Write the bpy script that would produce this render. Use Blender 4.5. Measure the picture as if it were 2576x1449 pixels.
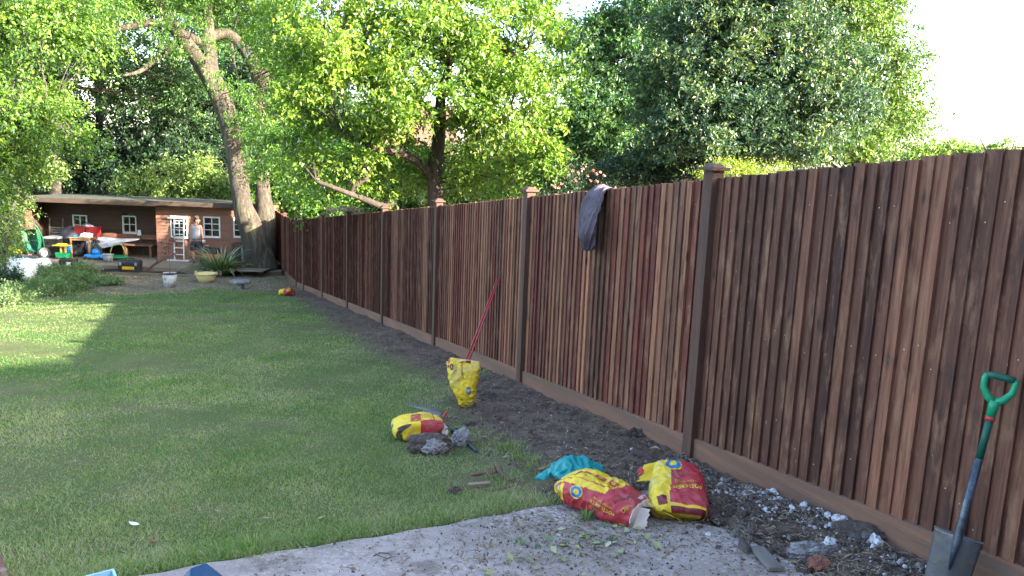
import bpy, bmesh, math, random
import numpy as np
from mathutils import Vector, Matrix, noise
R=math.radians
D=bpy.data; SC=bpy.context.scene; COL=SC.collection
for o in list(D.objects): D.objects.remove(o)
rng=np.random.default_rng(7); random.seed(7)

# ---------------------------------------------------------------- camera
YAW,PITCH,ROLL=R(24.5),R(9.46),R(2.25)
PW,PH,FL=2576.,1449.,1900.
_f=Vector((math.sin(YAW)*math.cos(PITCH),math.cos(YAW)*math.cos(PITCH),-math.sin(PITCH)))
_r0=Vector((math.cos(YAW),-math.sin(YAW),0)); _u0=_r0.cross(_f)
_r=_r0*math.cos(ROLL)+_u0*math.sin(ROLL); _u=-_r0*math.sin(ROLL)+_u0*math.cos(ROLL)
cam=D.cameras.new('camera'); camo=D.objects.new('camera',cam); COL.objects.link(camo)
camo.matrix_world=Matrix(((_r.x,_u.x,-_f.x,0),(_r.y,_u.y,-_f.y,0),(_r.z,_u.z,-_f.z,0),(0,0,0,1)))
cam.sensor_width=36; cam.lens=FL/PW*36; cam.clip_end=600; cam.clip_start=.05
SC.camera=camo
# ---------------------------------------------------------------- light
SUN_AZ,SUN_EL=140.,19.5
w=D.worlds.new('World'); SC.world=w; w.use_nodes=True
nt=w.node_tree; bg=nt.nodes['Background']; sky=nt.nodes.new('ShaderNodeTexSky')
sky.sky_type='NISHITA'; sky.sun_disc=False; sky.sun_elevation=R(SUN_EL); sky.sun_rotation=R(SUN_AZ)
sky.dust_density=2.0; sky.air_density=1.0
nt.links.new(sky.outputs[0],bg.inputs[0]); bg.inputs[1].default_value=.15
sl=D.lights.new('sun','SUN'); sl.energy=5.; sl.angle=R(.5); sl.color=(1,.9,.74)
so=D.objects.new('sun',sl); COL.objects.link(so)
sd=Vector((math.sin(R(SUN_AZ))*math.cos(R(SUN_EL)),math.cos(R(SUN_AZ))*math.cos(R(SUN_EL)),math.sin(R(SUN_EL))))
so.rotation_euler=sd.to_track_quat('Z','Y').to_euler(); so.location=(10,-10,20)
SC.view_settings.view_transform='Standard'; SC.view_settings.look='None'
SC.view_settings.exposure=2.95; SC.view_settings.gamma=1
SC.cycles.max_bounces=6; SC.cycles.transparent_max_bounces=8; SC.cycles.diffuse_bounces=3

# ---------------------------------------------------------------- helpers
G0,GS=1.7,.1
def terr(x,y):
    x=np.asarray(x,float); y=np.asarray(y,float)
    z=-G0-GS*np.minimum(y,24.)-.03*np.clip(y-24,0,3.5)
    z=np.where(y<-6,-G0+.6+np.minimum(-(y+6)*.02,.3),z)
    return z
def ray(px,py): return _f*FL+_r*(px-PW/2)-_u*(py-PH/2)
def at(px,py,lift=0.):
    d=ray(px,py); return d*(-(G0-lift)/(d.z+GS*d.y))
def atz(px,py,z):
    d=ray(px,py); return d*(z/d.z)
def dep(px,py,k): return ray(px,py)/FL*k
def tag(o,label=None,cat=None,group=None,kind=None):
    for k,v in (('label',label),('category',cat),('group',group),('kind',kind)):
        if v: o[k]=v
    return o
def thing(name,label,cat,loc=(0,0,0),rz=0,group=None,rot=None):
    o=D.objects.new(name,None); COL.objects.link(o); o.location=loc; o.empty_display_size=.1
    o.rotation_euler=rot if rot else (0,0,rz); return tag(o,label,cat,group)
def npmesh(name,V,F,mats,parent=None,smooth=False,mi=None,attr=None):
    V=np.asarray(V,np.float32); me=D.meshes.new(name)
    F=np.asarray(F,np.int32); n,k=F.shape
    me.vertices.add(len(V)); me.vertices.foreach_set('co',V.ravel())
    me.loops.add(n*k); me.loops.foreach_set('vertex_index',F.ravel())
    me.polygons.add(n); me.polygons.foreach_set('loop_start',np.arange(0,n*k,k,dtype=np.int32))
    me.polygons.foreach_set('loop_total',np.full(n,k,np.int32))
    if mi is not None: me.polygons.foreach_set('material_index',np.asarray(mi,np.int32))
    if smooth: me.polygons.foreach_set('use_smooth',np.ones(n,bool))
    me.update(calc_edges=True)
    if attr is not None:
        a=me.color_attributes.new('tint','FLOAT_COLOR','POINT'); a.data.foreach_set('color',np.asarray(attr,np.float32).ravel())
    for m in (mats if isinstance(mats,(list,tuple)) else [mats]): me.materials.append(m)
    o=D.objects.new(name,me); COL.objects.link(o)
    if parent: o.parent=parent
    return o
class MB:
    def __init__(s): s.v=[]; s.f=[]; s.m=[]; s.c=[]; s.tint=(1,1,1,1); s.mi=0
    def add(s,vs,fs):
        n=len(s.v); s.v+=[tuple(v) for v in vs]; s.f+=[tuple(i+n for i in f) for f in fs]
        s.m+=[s.mi]*len(fs); s.c+=[s.tint]*len(vs)
    def box(s,lo,hi,M=None,taper=0):
        x0,y0,z0=lo; x1,y1,z1=hi; t=taper
        vs=[(x0,y0,z0),(x1,y0,z0),(x1,y1,z0),(x0,y1,z0),(x0+t,y0+t,z1),(x1-t,y0+t,z1),(x1-t,y1-t,z1),(x0+t,y1-t,z1)]
        if M is not None: vs=[M@Vector(v) for v in vs]
        s.add(vs,[(0,3,2,1),(4,5,6,7),(0,1,5,4),(1,2,6,5),(2,3,7,6),(3,0,4,7)])
    def bar(s,a,b,wd,th,up=(0,0,1)):
        a=Vector(a); b=Vector(b); d=(b-a); L=d.length; d.normalize(); u=Vector(up)
        if abs(d.dot(u))>.98: u=Vector((1,0,0))
        sx=d.cross(u).normalized(); sy=sx.cross(d).normalized()
        M=Matrix(((sx.x,d.x,sy.x,a.x),(sx.y,d.y,sy.y,a.y),(sx.z,d.z,sy.z,a.z),(0,0,0,1)))
        s.box((-wd/2,0,-th/2),(wd/2,L,th/2),M)
    def tube(s,pts,rad,n=8,cap=True,wob=0,seed=0):
        pts=[Vector(p) for p in pts]; rad=rad if hasattr(rad,'__len__') else [rad]*len(pts)
        vs=[];fs=[]; pn=None
        for i,p in enumerate(pts):
            t=(pts[min(i+1,len(pts)-1)]-pts[max(i-1,0)]).normalized()
            if pn is None: pn=t.orthogonal().normalized()
            pn=(pn-t*pn.dot(t)).normalized(); bn=t.cross(pn)
            for k in range(n):
                an=2*math.pi*k/n; rr=rad[i]
                if wob: rr*=1+wob*noise.noise(Vector((math.cos(an)*1.7,math.sin(an)*1.7,i*.35+seed)))
                vs.append(p+pn*math.cos(an)*rr+bn*math.sin(an)*rr)
        for i in range(len(pts)-1):
            for k in range(n):
                a=i*n+k; b=i*n+(k+1)%n; fs.append((a,b,b+n,a+n))
        if cap: fs.append(tuple(range(n-1,-1,-1))); fs.append(tuple(range((len(pts)-1)*n,len(pts)*n)))
        s.add(vs,fs)
    def lathe(s,prof,c=(0,0,0),n=20,M=None,closed=False):
        vs=[];fs=[]
        for r_,z in prof:
            for k in range(n):
                an=2*math.pi*k/n; v=Vector((c[0]+r_*math.cos(an),c[1]+r_*math.sin(an),c[2]+z)); vs.append(M@v if M is not None else v)
        for i in range(len(prof)-1):
            for k in range(n):
                a=i*n+k;b=i*n+(k+1)%n; fs.append((a,b,b+n,a+n))
        fs.append(tuple(range(n-1,-1,-1)))
        if closed: fs.append(tuple(range((len(prof)-1)*n,len(prof)*n)))
        s.add(vs,fs)
    def build(s,name,mat,parent=None,smooth=False,bevel=0,tint=False):
        me=D.meshes.new(name); me.from_pydata(s.v,[],s.f)
        for m in (mat if isinstance(mat,(list,tuple)) else [mat]): me.materials.append(m)
        me.polygons.foreach_set('material_index',s.m)
        if smooth: me.polygons.foreach_set('use_smooth',[True]*len(s.f))
        if tint:
            a=me.color_attributes.new('tint','FLOAT_COLOR','POINT'); a.data.foreach_set('color',np.array(s.c,np.float32).ravel())
        o=D.objects.new(name,me); COL.objects.link(o)
        if bevel:
            b=o.modifiers.new('bevel','BEVEL'); b.width=bevel; b.segments=2; b.limit_method='ANGLE'
        if parent: o.parent=parent
        return o
# ---------------------------------------------------------------- materials
def _mat(name):
    m=D.materials.new(name); m.use_nodes=True; t=m.node_tree; return m,t,t.nodes['Principled BSDF']
def N(t,ty,**k):
    n=t.nodes.new(ty)
    for a,b in k.items():
        if a in n.inputs.keys(): n.inputs[a].default_value=b
        else: setattr(n,a,b)
    return n
def mapping(t,stretch=(1,1,1),coord='Object'):
    c=N(t,'ShaderNodeTexCoord'); m=N(t,'ShaderNodeMapping'); m.inputs['Scale'].default_value=stretch
    t.links.new(c.outputs[coord],m.inputs[0]); return m
def c4(c): return (c[0],c[1],c[2],1)
def ramp(t,src,stops):
    r=N(t,'ShaderNodeValToRGB'); e=r.color_ramp.elements
    while len(e)<len(stops): e.new(.5)
    for i,(p,c) in enumerate(stops): e[i].position=p; e[i].color=c4(c)
    t.links.new(src,r.inputs[0]); return r
def mixc(t,fac,a,b,mode='MIX'):
    m=N(t,'ShaderNodeMix',data_type='RGBA',blend_type=mode)
    for s,v in ((m.inputs[0],fac),(m.inputs[6],a),(m.inputs[7],b)):
        if isinstance(v,bpy.types.NodeSocket): t.links.new(v,s)
        elif isinstance(v,tuple): s.default_value=c4(v)
        else: s.default_value=v
    return m.outputs[2]
def noise_n(t,mp,scale,detail=4,rough=.6):
    n=N(t,'ShaderNodeTexNoise'); n.inputs['Scale'].default_value=scale; n.inputs['Detail'].default_value=detail
    n.inputs['Roughness'].default_value=rough; t.links.new(mp.outputs[0],n.inputs['Vector']); return n.outputs['Fac']
def bump(t,b,h,strength,dist=.01):
    n=N(t,'ShaderNodeBump'); n.inputs['Strength'].default_value=strength; n.inputs['Distance'].default_value=dist
    t.links.new(h,n.inputs['Height']); t.links.new(n.outputs[0],b.inputs['Normal'])
def pm(name,a,b=None,scale=8,rough=.7,bmp=.3,bs=None,stretch=(1,1,1),lo=.35,hi=.65,metal=0,dirt=None,dscale=3,spec=.4,bd=.01,coat=0,detail=4):
    m,t,p=_mat(name); b=b or tuple(c*.7 for c in a); mp=mapping(t,stretch)
    n=noise_n(t,mp,scale,detail); r=ramp(t,n,[(lo,a),(hi,b)]); out=r.outputs[0]
    if dirt:
        n2=noise_n(t,mp,dscale,5,.7); r2=ramp(t,n2,[(.5,(0,0,0)),(.68,(1,1,1))]); out=mixc(t,r2.outputs[0],out,dirt)
    t.links.new(out,p.inputs['Base Color']); p.inputs['Roughness'].default_value=rough; p.inputs['Metallic'].default_value=metal
    p.inputs['Specular IOR Level'].default_value=spec; p.inputs['Coat Weight'].default_value=coat
    if bmp: bump(t,p,noise_n(t,mp,bs or scale*4,5),bmp,bd)
    return m
def leafmat(name,cols,trans=.4,rough=.45,gloss=.25,big=.6,lawn=False):
    """foliage: every leaf its own hue, drifting over the crown, light passing through"""
    m,t,p=_mat(name); t.nodes.remove(p)
    g=N(t,'ShaderNodeNewGeometry'); mp=mapping(t)
    st=[(i/(len(cols)-1),c) for i,c in enumerate(cols)]
    mx=N(t,'ShaderNodeMath',operation='MULTIPLY_ADD'); t.links.new(noise_n(t,mp,big,3),mx.inputs[0]); mx.inputs[1].default_value=1.1
    ad=N(t,'ShaderNodeMath',operation='MULTIPLY_ADD'); t.links.new(g.outputs['Random Per Island'],ad.inputs[0]); ad.inputs[1].default_value=.75; ad.inputs[2].default_value=-.42
    t.links.new(ad.outputs[0],mx.inputs[2]); src=mx.outputs[0]
    if lawn:   # the turf is thinner and drier towards the dug strip, lusher in drifts
        sx=N(t,'ShaderNodeSeparateXYZ'); t.links.new(mp.outputs[0],sx.inputs[0]); rm=N(t,'ShaderNodeMapRange'); t.links.new(sx.outputs[0],rm.inputs[0]); rm.inputs[1].default_value=-.5; rm.inputs[2].default_value=3; rm.inputs[3].default_value=-.1; rm.inputs[4].default_value=.2
        n9=N(t,'ShaderNodeMath',operation='MULTIPLY_ADD'); t.links.new(noise_n(t,mp,.45,2),n9.inputs[0]); n9.inputs[1].default_value=1.1; n9.inputs[2].default_value=-.56
        a1=N(t,'ShaderNodeMath',operation='ADD'); t.links.new(rm.outputs[0],a1.inputs[0]); t.links.new(n9.outputs[0],a1.inputs[1]); a2=N(t,'ShaderNodeMath',operation='ADD'); t.links.new(a1.outputs[0],a2.inputs[0]); t.links.new(src,a2.inputs[1]); ry=N(t,'ShaderNodeMapRange'); t.links.new(sx.outputs[1],ry.inputs[0]); ry.inputs[1].default_value=4; ry.inputs[2].default_value=13; ry.inputs[3].default_value=.24; ry.inputs[4].default_value=-.06
        a3=N(t,'ShaderNodeMath',operation='ADD'); t.links.new(a2.outputs[0],a3.inputs[0]); t.links.new(ry.outputs[0],a3.inputs[1]); src=a3.outputs[0]
    c=ramp(t,src,st).outputs[0]
    d=N(t,'ShaderNodeBsdfDiffuse'); tr=N(t,'ShaderNodeBsdfTranslucent'); gl=N(t,'ShaderNodeBsdfGlossy'); gl.inputs['Roughness'].default_value=rough
    t.links.new(c,d.inputs[0]); t.links.new(mixc(t,1.,c,(1.25,1.6,.6),'MULTIPLY'),tr.inputs[0])
    fr=N(t,'ShaderNodeFresnel'); fr.inputs[0].default_value=1.45
    ms=N(t,'ShaderNodeMixShader'); ms.inputs[0].default_value=trans; t.links.new(d.outputs[0],ms.inputs[1]); t.links.new(tr.outputs[0],ms.inputs[2])
    m2=N(t,'ShaderNodeMixShader'); mm=N(t,'ShaderNodeMath',operation='MULTIPLY_ADD'); t.links.new(fr.outputs[0],mm.inputs[0]); mm.inputs[1].default_value=gloss*2; mm.inputs[2].default_value=gloss*.06
    t.links.new(mm.outputs[0],m2.inputs[0]); t.links.new(ms.outputs[0],m2.inputs[1]); t.links.new(gl.outputs[0],m2.inputs[2])
    t.links.new(m2.outputs[0],t.nodes['Material Output'].inputs[0]); return m
def boardmat(name):
    m,t,p=_mat(name); mp=mapping(t,(9,9,.55)); a=N(t,'ShaderNodeAttribute'); a.attribute_name='tint'
    n=noise_n(t,mp,5,6,.65); r=ramp(t,n,[(.3,(.5,.46,.44)),(.7,(1.45,1.42,1.4))])
    c=mixc(t,1.,a.outputs['Color'],r.outputs[0],'MULTIPLY')
    mp2=mapping(t,(5,5,1.3)); n2=noise_n(t,mp2,2.2,5,.7); r2=ramp(t,n2,[(.52,(0,0,0)),(.68,(.75,.75,.75))])
    c=mixc(t,r2.outputs[0],c,(.24,.125,.075))
    mp4=mapping(t,(3,3,1.)); n4=noise_n(t,mp4,3.1,4,.6); r4=ramp(t,n4,[(.3,(.75,.75,.75)),(.42,(0,0,0))])
    c=mixc(t,r4.outputs[0],c,(.035,.02,.018))
    mp3=mapping(t,(14,14,5)); n3=noise_n(t,mp3,3.,2,.5); r3=ramp(t,n3,[(.755,(0,0,0)),(.8,(.8,.8,.8))])
    c=mixc(t,r3.outputs[0],c,(.3,.27,.22))
    vk=N(t,'ShaderNodeTexVoronoi'); vk.inputs['Scale'].default_value=1.; t.links.new(mapping(t,(7,7,2.6)).outputs[0],vk.inputs['Vector'])
    c=mixc(t,ramp(t,vk.outputs['Distance'],[(.05,(.85,.85,.85)),(.14,(0,0,0))]).outputs[0],c,(.03,.014,.01))
    t.links.new(c,p.inputs['Base Color']); p.inputs['Roughness'].default_value=.72; p.inputs['Specular IOR Level'].default_value=.3
    bump(t,p,noise_n(t,mapping(t,(14,14,.8)),9,6,.7),.5,.006); return m
def groundmat():
    m,t,p=_mat('ground_surface'); mp=mapping(t); a=N(t,'ShaderNodeAttribute'); a.attribute_name='tint'
    s=N(t,'ShaderNodeSeparateColor'); t.links.new(a.outputs['Color'],s.inputs[0])
    n=noise_n(t,mp,1.3,6,.7); gr=ramp(t,n,[(.3,(.04,.075,.014)),(.5,(.075,.095,.03)),(.7,(.12,.11,.055))]).outputs[0]
    n5=noise_n(t,mp,60,3,.7); gr=mixc(t,ramp(t,n5,[(.35,(0,0,0)),(.75,(.5,.5,.5))]).outputs[0],gr,(.15,.13,.07))
    n2=noise_n(t,mp,5,8,.75); so_=ramp(t,n2,[(.3,(.055,.038,.031)),(.5,(.12,.083,.066)),(.7,(.2,.145,.115))]).outputs[0]
    v=N(t,'ShaderNodeTexVoronoi'); v.inputs['Scale'].default_value=26; t.links.new(mp.outputs[0],v.inputs['Vector'])
    gv=ramp(t,v.outputs['Color'],[(.1,(.1,.075,.055)),(.5,(.17,.13,.1)),(.9,(.27,.22,.17))]).outputs[0]
    c=mixc(t,s.outputs[0],gr,so_); c=mixc(t,s.outputs[1],c,gv)
    t.links.new(c,p.inputs['Base Color']); p.inputs['Roughness'].default_value=.95; p.inputs['Specular IOR Level'].default_value=.15
    bump(t,p,noise_n(t,mp,38,6,.75),.9,.02); return m
def slabmat():
    m,t,p=_mat('slab_concrete'); mp=mapping(t)
    n=noise_n(t,mp,1.6,7,.7); c=ramp(t,n,[(.3,(.15,.12,.105)),(.5,(.235,.195,.18)),(.7,(.32,.27,.255))]).outputs[0]
    n2=noise_n(t,mp,34,4,.75); k=ramp(t,n2,[(.5,(0,0,0)),(.62,(.8,.8,.8))]).outputs[0]
    n3=noise_n(t,mp,.9,3,.5); k2=ramp(t,n3,[(.42,(.12,.12,.12)),(.6,(1,1,1))]).outputs[0]
    c=mixc(t,mixc(t,1.,k,k2,'MULTIPLY'),c,(.5,.45,.435))
    n4=noise_n(t,mp,3.3,6,.75); d=ramp(t,n4,[(.54,(0,0,0)),(.68,(.8,.8,.8))]).outputs[0]; c=mixc(t,d,c,(.085,.065,.05))
    n6=noise_n(t,mp,90,2,.6); d=ramp(t,n6,[(.62,(0,0,0)),(.72,(.8,.8,.8))]).outputs[0]; c=mixc(t,d,c,(.07,.055,.045))
    t.links.new(c,p.inputs['Base Color']); p.inputs['Roughness'].default_value=.88
    bump(t,p,noise_n(t,mp,45,6,.75),.5,.006); return m
M={}
M['board']=boardmat('feather_edge_board')
M['gboard']=pm('gravel_board_wood',(.2,.1,.065),(.125,.062,.042),3,.75,.35,20,(1,.35,4),dirt=(.12,.085,.065))
M['post']=pm('post_wood',(.1,.048,.034),(.065,.031,.023),4,.75,.4,30,(5,5,.5))
M['cap']=pm('post_cap_wood',(.1,.05,.036),(.065,.032,.025),5,.7,.3,30)
M['ground']=groundmat(); M['slab']=slabmat()
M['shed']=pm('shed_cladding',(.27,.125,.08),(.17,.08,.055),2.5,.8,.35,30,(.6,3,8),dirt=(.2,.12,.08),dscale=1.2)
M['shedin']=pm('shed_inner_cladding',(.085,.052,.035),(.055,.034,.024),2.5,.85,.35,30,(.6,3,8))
M['felt']=pm('roof_felt',(.055,.052,.045),(.032,.032,.026),3,.95,.5,60,dirt=(.09,.11,.04))
M['fascia']=pm('fascia_timber',(.075,.048,.034),(.045,.03,.022),3,.8,.3,30,(.5,3,3))
M['white']=pm('white_paint',(.72,.72,.7),(.6,.6,.58),6,.55,.1)
M['deck']=pm('deck_timber',(.22,.18,.13),(.13,.105,.075),3,.85,.4,30,(.5,4,4),dirt=(.09,.07,.05))
M['sleeper']=pm('sleeper_timber',(.2,.165,.12),(.12,.1,.075),3,.85,.4,30,(.5,4,4))
m,t,p=_mat('window_glass'); p.inputs['Base Color'].default_value=(.012,.015,.016,1); p.inputs['Roughness'].default_value=.06; p.inputs['Specular IOR Level'].default_value=.6; M['glass']=m
m,t,p=_mat('clear_glass'); p.inputs['Base Color'].default_value=(.02,.03,.02,1); p.inputs['Roughness'].default_value=.02; p.inputs['Alpha'].default_value=.2; M['clear']=m
M['bark']=pm('ash_bark',(.075,.058,.045),(.032,.025,.02),4,.9,1.,9,(5,5,.6),bd=.05,dirt=(.13,.13,.07),dscale=1.5)
M['bark2']=pm('dark_bark',(.075,.055,.045),(.04,.03,.025),5,.9,.8,20,(3,3,.8),bd=.03)
M['bark3']=pm('grey_bark',(.12,.1,.09),(.07,.055,.05),6,.9,.6,20,(3,3,.8),bd=.02)
M['alu']=pm('aluminium',(.72,.72,.74),(.6,.6,.63),8,.35,.05,metal=.7)
M['yellow']=pm('bag_yellow',(.66,.46,.02),(.55,.38,.02),5,.5,.35,9,dirt=(.4,.32,.16),dscale=6,bd=.012)
M['red']=pm('bag_red',(.38,.03,.04),(.3,.025,.035),5,.48,.35,9,dirt=(.27,.09,.08),dscale=6,bd=.012)
M['darkred']=pm('bag_dark_red',(.16,.012,.02),None,5,.45,.2)
M['blue']=pm('ring_blue',(.01,.17,.42),None,5,.45,.1)
M['ink']=pm('ink_black',(.03,.03,.035),None,5,.6,.1)
M['paper']=pm('torn_paper',(.55,.45,.4),(.42,.35,.3),6,.85,.4,20)
M['grey']=pm('grey_plastic',(.25,.26,.27),(.2,.2,.21),6,.5,.1)
M['dgrey']=pm('dark_cloth',(.035,.035,.045),(.022,.022,.03),7,.85,.4,60)
M['jacket']=pm('jacket_fleece',(.14,.118,.14),(.105,.088,.108),7,.95,.35,120,spec=.15,bd=.003)
M['black']=pm('black_plastic',(.018,.018,.02),(.028,.028,.03),6,.45,.1)
M['steel']=pm('tool_steel',(.15,.155,.17),(.09,.095,.105),4,.42,.15,30,metal=.55,dirt=(.19,.15,.11),dscale=7)
M['blueshaft']=pm('blue_shaft_paint',(.045,.06,.08),(.032,.042,.058),6,.35,.1,dirt=(.14,.16,.2),dscale=9,metal=.3)
M['green']=pm('green_plastic',(.005,.26,.12),(.005,.21,.1),6,.38,.08)
M['dgreen']=pm('dark_green_rubber',(.006,.09,.06),None,6,.5,.08)
M['greenpaint']=pm('green_barrow_paint',(.008,.12,.06),(.006,.08,.045),4,.4,.1,dirt=(.06,.05,.03))
M['redp']=pm('red_paint',(.42,.035,.04),(.3,.03,.035),6,.45,.15,dirt=(.16,.1,.09),dscale=12)
M['redplastic']=pm('red_crate_plastic',(.24,.015,.018),None,6,.45,.1)
M['teal']=pm('teal_polythene',(.002,.26,.26),(.002,.2,.21),6,.35,.5,14,bd=.015)
M['conc']=pm('old_concrete',(.29,.28,.29),(.14,.125,.125),9,.95,1.,26,bd=.03,dirt=(.07,.05,.04),dscale=7)
M['darkstone']=pm('earthy_stone',(.1,.075,.065),(.055,.042,.038),7,.95,1.,30,bd=.03,dirt=(.2,.18,.17),dscale=6)
M['whitestone']=pm('white_stone',(.55,.54,.58),(.38,.37,.39),9,.85,.7,30,bd=.02)
M['brickred']=pm('red_brick_chunk',(.18,.065,.045),(.11,.05,.04),12,.95,.8,40,dirt=(.3,.26,.22))
M['soil']=pm('soil_clod',(.085,.062,.054),(.05,.037,.033),9,1,.8,40,bd=.02)
M['wood']=pm('weathered_wood',(.27,.19,.14),(.17,.12,.09),3,.85,.4,40,(1,8,8))
M['greywood']=pm('grey_board',(.16,.145,.13),(.1,.09,.08),3,.85,.4,40,(8,1,8))
M['root']=pm('root_bark',(.22,.1,.06),(.1,.05,.035),14,.85,.6,60,dirt=(.05,.035,.03))
M['pine']=pm('pine_table',(.42,.25,.12),(.32,.18,.09),4,.55,.15)
M['orange']=pm('orange_plastic',(.65,.2,.03),(.5,.15,.03),6,.5,.1)
M['tubyellow']=pm('pale_yellow_rubber',(.62,.52,.2),(.52,.43,.17),5,.55,.1,dirt=(.42,.37,.22))
M['bucket']=pm('white_bucket',(.55,.52,.5),(.44,.41,.39),5,.5,.1,dirt=(.32,.28,.24),dscale=5)
M['toyblue']=pm('toy_blue',(.015,.22,.6),None,6,.4,.05); M['toygreen']=pm('toy_green',(.01,.24,.09),None,6,.4,.05)
M['toyyel']=pm('toy_yellow',(.7,.42,.02),None,6,.4,.05); M['lime']=pm('toy_lime',(.4,.5,.1),None,6,.45,.05)
M['lightblue']=pm('light_blue_plastic',(.3,.48,.62),(.26,.43,.56),5,.3,.05)
M['bluesheet']=pm('blue_polythene',(.008,.05,.13),(.006,.035,.09),5,.35,.4,10,bd=.015)
M['canvas']=pm('white_canvas',(.75,.77,.78),(.66,.7,.73),4,.7,.3,12,bd=.02)
M['sailgrey']=pm('pale_canvas',(.4,.42,.46),(.33,.35,.39),4,.8,.3,12,bd=.02)
M['greycanvas']=pm('grey_canvas',(.3,.32,.36),(.24,.26,.3),4,.8,.3,12)
M['skin']=pm('skin',(.34,.17,.115),(.28,.135,.09),9,.5,.1); M['vest']=pm('grey_vest_cotton',(.25,.25,.27),(.2,.2,.22),9,.9,.3,40)
M['hair']=pm('brown_hair',(.05,.028,.016),(.03,.018,.012),30,.8,.6,80)
M['brick']=None
m,t,p=_mat('house_brick'); mp=mapping(t); bk=N(t,'ShaderNodeTexBrick'); bk.inputs['Scale'].default_value=4; bk.inputs['Color1'].default_value=(.2,.09,.06,1); bk.inputs['Color2'].default_value=(.22,.09,.06,1); bk.inputs['Mortar'].default_value=(.35,.32,.28,1)
cx=N(t,'ShaderNodeCombineXYZ'); sx=N(t,'ShaderNodeSeparateXYZ'); t.links.new(mp.outputs[0],sx.inputs[0]); aa=N(t,'ShaderNodeMath',operation='ADD'); t.links.new(sx.outputs[0],aa.inputs[0]); t.links.new(sx.outputs[1],aa.inputs[1]); t.links.new(aa.outputs[0],cx.inputs[0]); t.links.new(sx.outputs[2],cx.inputs[1]); t.links.new(cx.outputs[0],bk.inputs[0]); t.links.new(bk.outputs[0],p.inputs['Base Color']); p.inputs['Roughness'].default_value=.9; M['brick']=m
M['tile']=pm('roof_tiles',(.16,.085,.06),(.1,.06,.045),3,.85,.6,10,(1,6,6))
M['lf_pear']=leafmat('pear_leaf',[(.05,.115,.022),(.1,.19,.025),(.19,.28,.03),(.36,.42,.05)],.45,.45,.16)
M['lf_ash']=leafmat('ash_leaf',[(.02,.07,.012),(.05,.13,.016),(.1,.2,.022),(.17,.27,.03)],.42,.45,.15)
M['lf_left']=leafmat('bright_leaf',[(.03,.085,.012),(.07,.16,.016),(.14,.24,.022),(.22,.3,.03)],.4,.45,.2)
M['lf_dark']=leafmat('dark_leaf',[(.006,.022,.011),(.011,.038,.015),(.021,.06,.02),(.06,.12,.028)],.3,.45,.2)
M['lf_ever']=leafmat('laurel_leaf',[(.02,.052,.052),(.04,.09,.065),(.08,.14,.065),(.34,.37,.1)],.35,.5,.14,.7)
M['lf_mid']=leafmat('mid_green_leaf',[(.02,.07,.03),(.04,.11,.035),(.09,.18,.045),(.15,.25,.06)],.4,.45,.2)
M['lf_pale']=leafmat('pale_leaf',[(.07,.13,.03),(.13,.21,.05),(.22,.3,.07),(.32,.38,.09)],.4,.45,.2)
M['lf_mid2']=leafmat('airy_leaf',[(.04,.085,.03),(.08,.14,.04),(.15,.21,.06),(.24,.3,.08)],.4,.5,.12)
M['lf_yel']=leafmat('yellow_leaf',[(.12,.17,.015),(.25,.3,.02),(.4,.42,.03),(.5,.5,.05)],.4,.45,.2)
M['lf_bed']=leafmat('bed_leaf',[(.06,.12,.05),(.12,.19,.08),(.2,.28,.11),(.34,.4,.2)],.4,.5,.15)
M['lf_phorm']=leafmat('strap_leaf',[(.04,.08,.03),(.08,.13,.045),(.14,.18,.07),(.28,.29,.14)],.25,.5,.12,2.)
M['lf_acer']=leafmat('red_leaf',[(.1,.02,.02),(.16,.03,.03),(.22,.06,.04)],.4,.5,.15)
M['grass']=leafmat('grass_blade',[(.045,.12,.03),(.09,.19,.045),(.17,.25,.075),(.27,.28,.14),(.4,.36,.24)],.4,.55,.06,1.6,True)
M['litter']=leafmat('dry_litter',[(.07,.05,.035),(.16,.115,.075),(.26,.2,.13),(.36,.31,.24)],.1,.6,.1,3)
M['cutleaf']=leafmat('fallen_leaf',[(.05,.12,.05),(.11,.19,.08),(.3,.32,.12),(.38,.42,.35)],.2,.5,.2,3)
M['pebble']=leafmat('pebble',[(.06,.045,.04),(.11,.09,.08),(.18,.155,.145),(.36,.34,.34)],0,.7,.1,3)
M['rose']=leafmat('rose_petal',[(.55,.2,.2),(.65,.3,.28),(.75,.42,.38)],.3,.6,.1)

# ---------------------------------------------------------------- ground
def soil_x(y):
    return np.interp(y,[0,3.84,4.5,5.3,6.3,7.2,8.5,10,12.8,16,20.2,22.5,24],[2.75,2.2,2.3,2.3,2.4,2.75,2.85,2.62,2.7,2.85,2.9,2.4,1.5])
def sn(x,y,k,s=0.): return (np.sin(x*k+s)*np.cos(y*k*1.13+s*2)+.6*np.sin(x*k*2.1+y*k*1.7+s*3)+.4*np.cos(x*k*4.3-y*k*3.9+s)+.25*np.sin(x*k*9.1+y*k*7.7+s))/2.2
def masks(x,y):
    e=x-soil_x(y)+.13*sn(x,y,5)+.1*sn(x,y,1.7,2)
    s=np.clip(e/.5+.62+.3*sn(x,y,11,3),0,1)*(y<24.5)*(x<3.6)
    s=np.maximum(s,np.clip(1-((x-1.9)**2/.25+(y-4.5)**2/.05),0,1)*.5)
    far=np.interp(x,[-8,-3,-1.9,-1,.4,.6,1.4,1.6,3.6],[30,30,23.2,22.6,22.5,23.8,23.9,22.3,22.0])+.25*sn(x,y,3)
    g=np.clip((y-far)/.4,0,1)*(x<3.8)*(y<31)*(x>-6)
    g=g*np.clip(.75+.9*sn(x,y,2.3,4),.1,1)
    return s*(1-g),g
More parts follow.
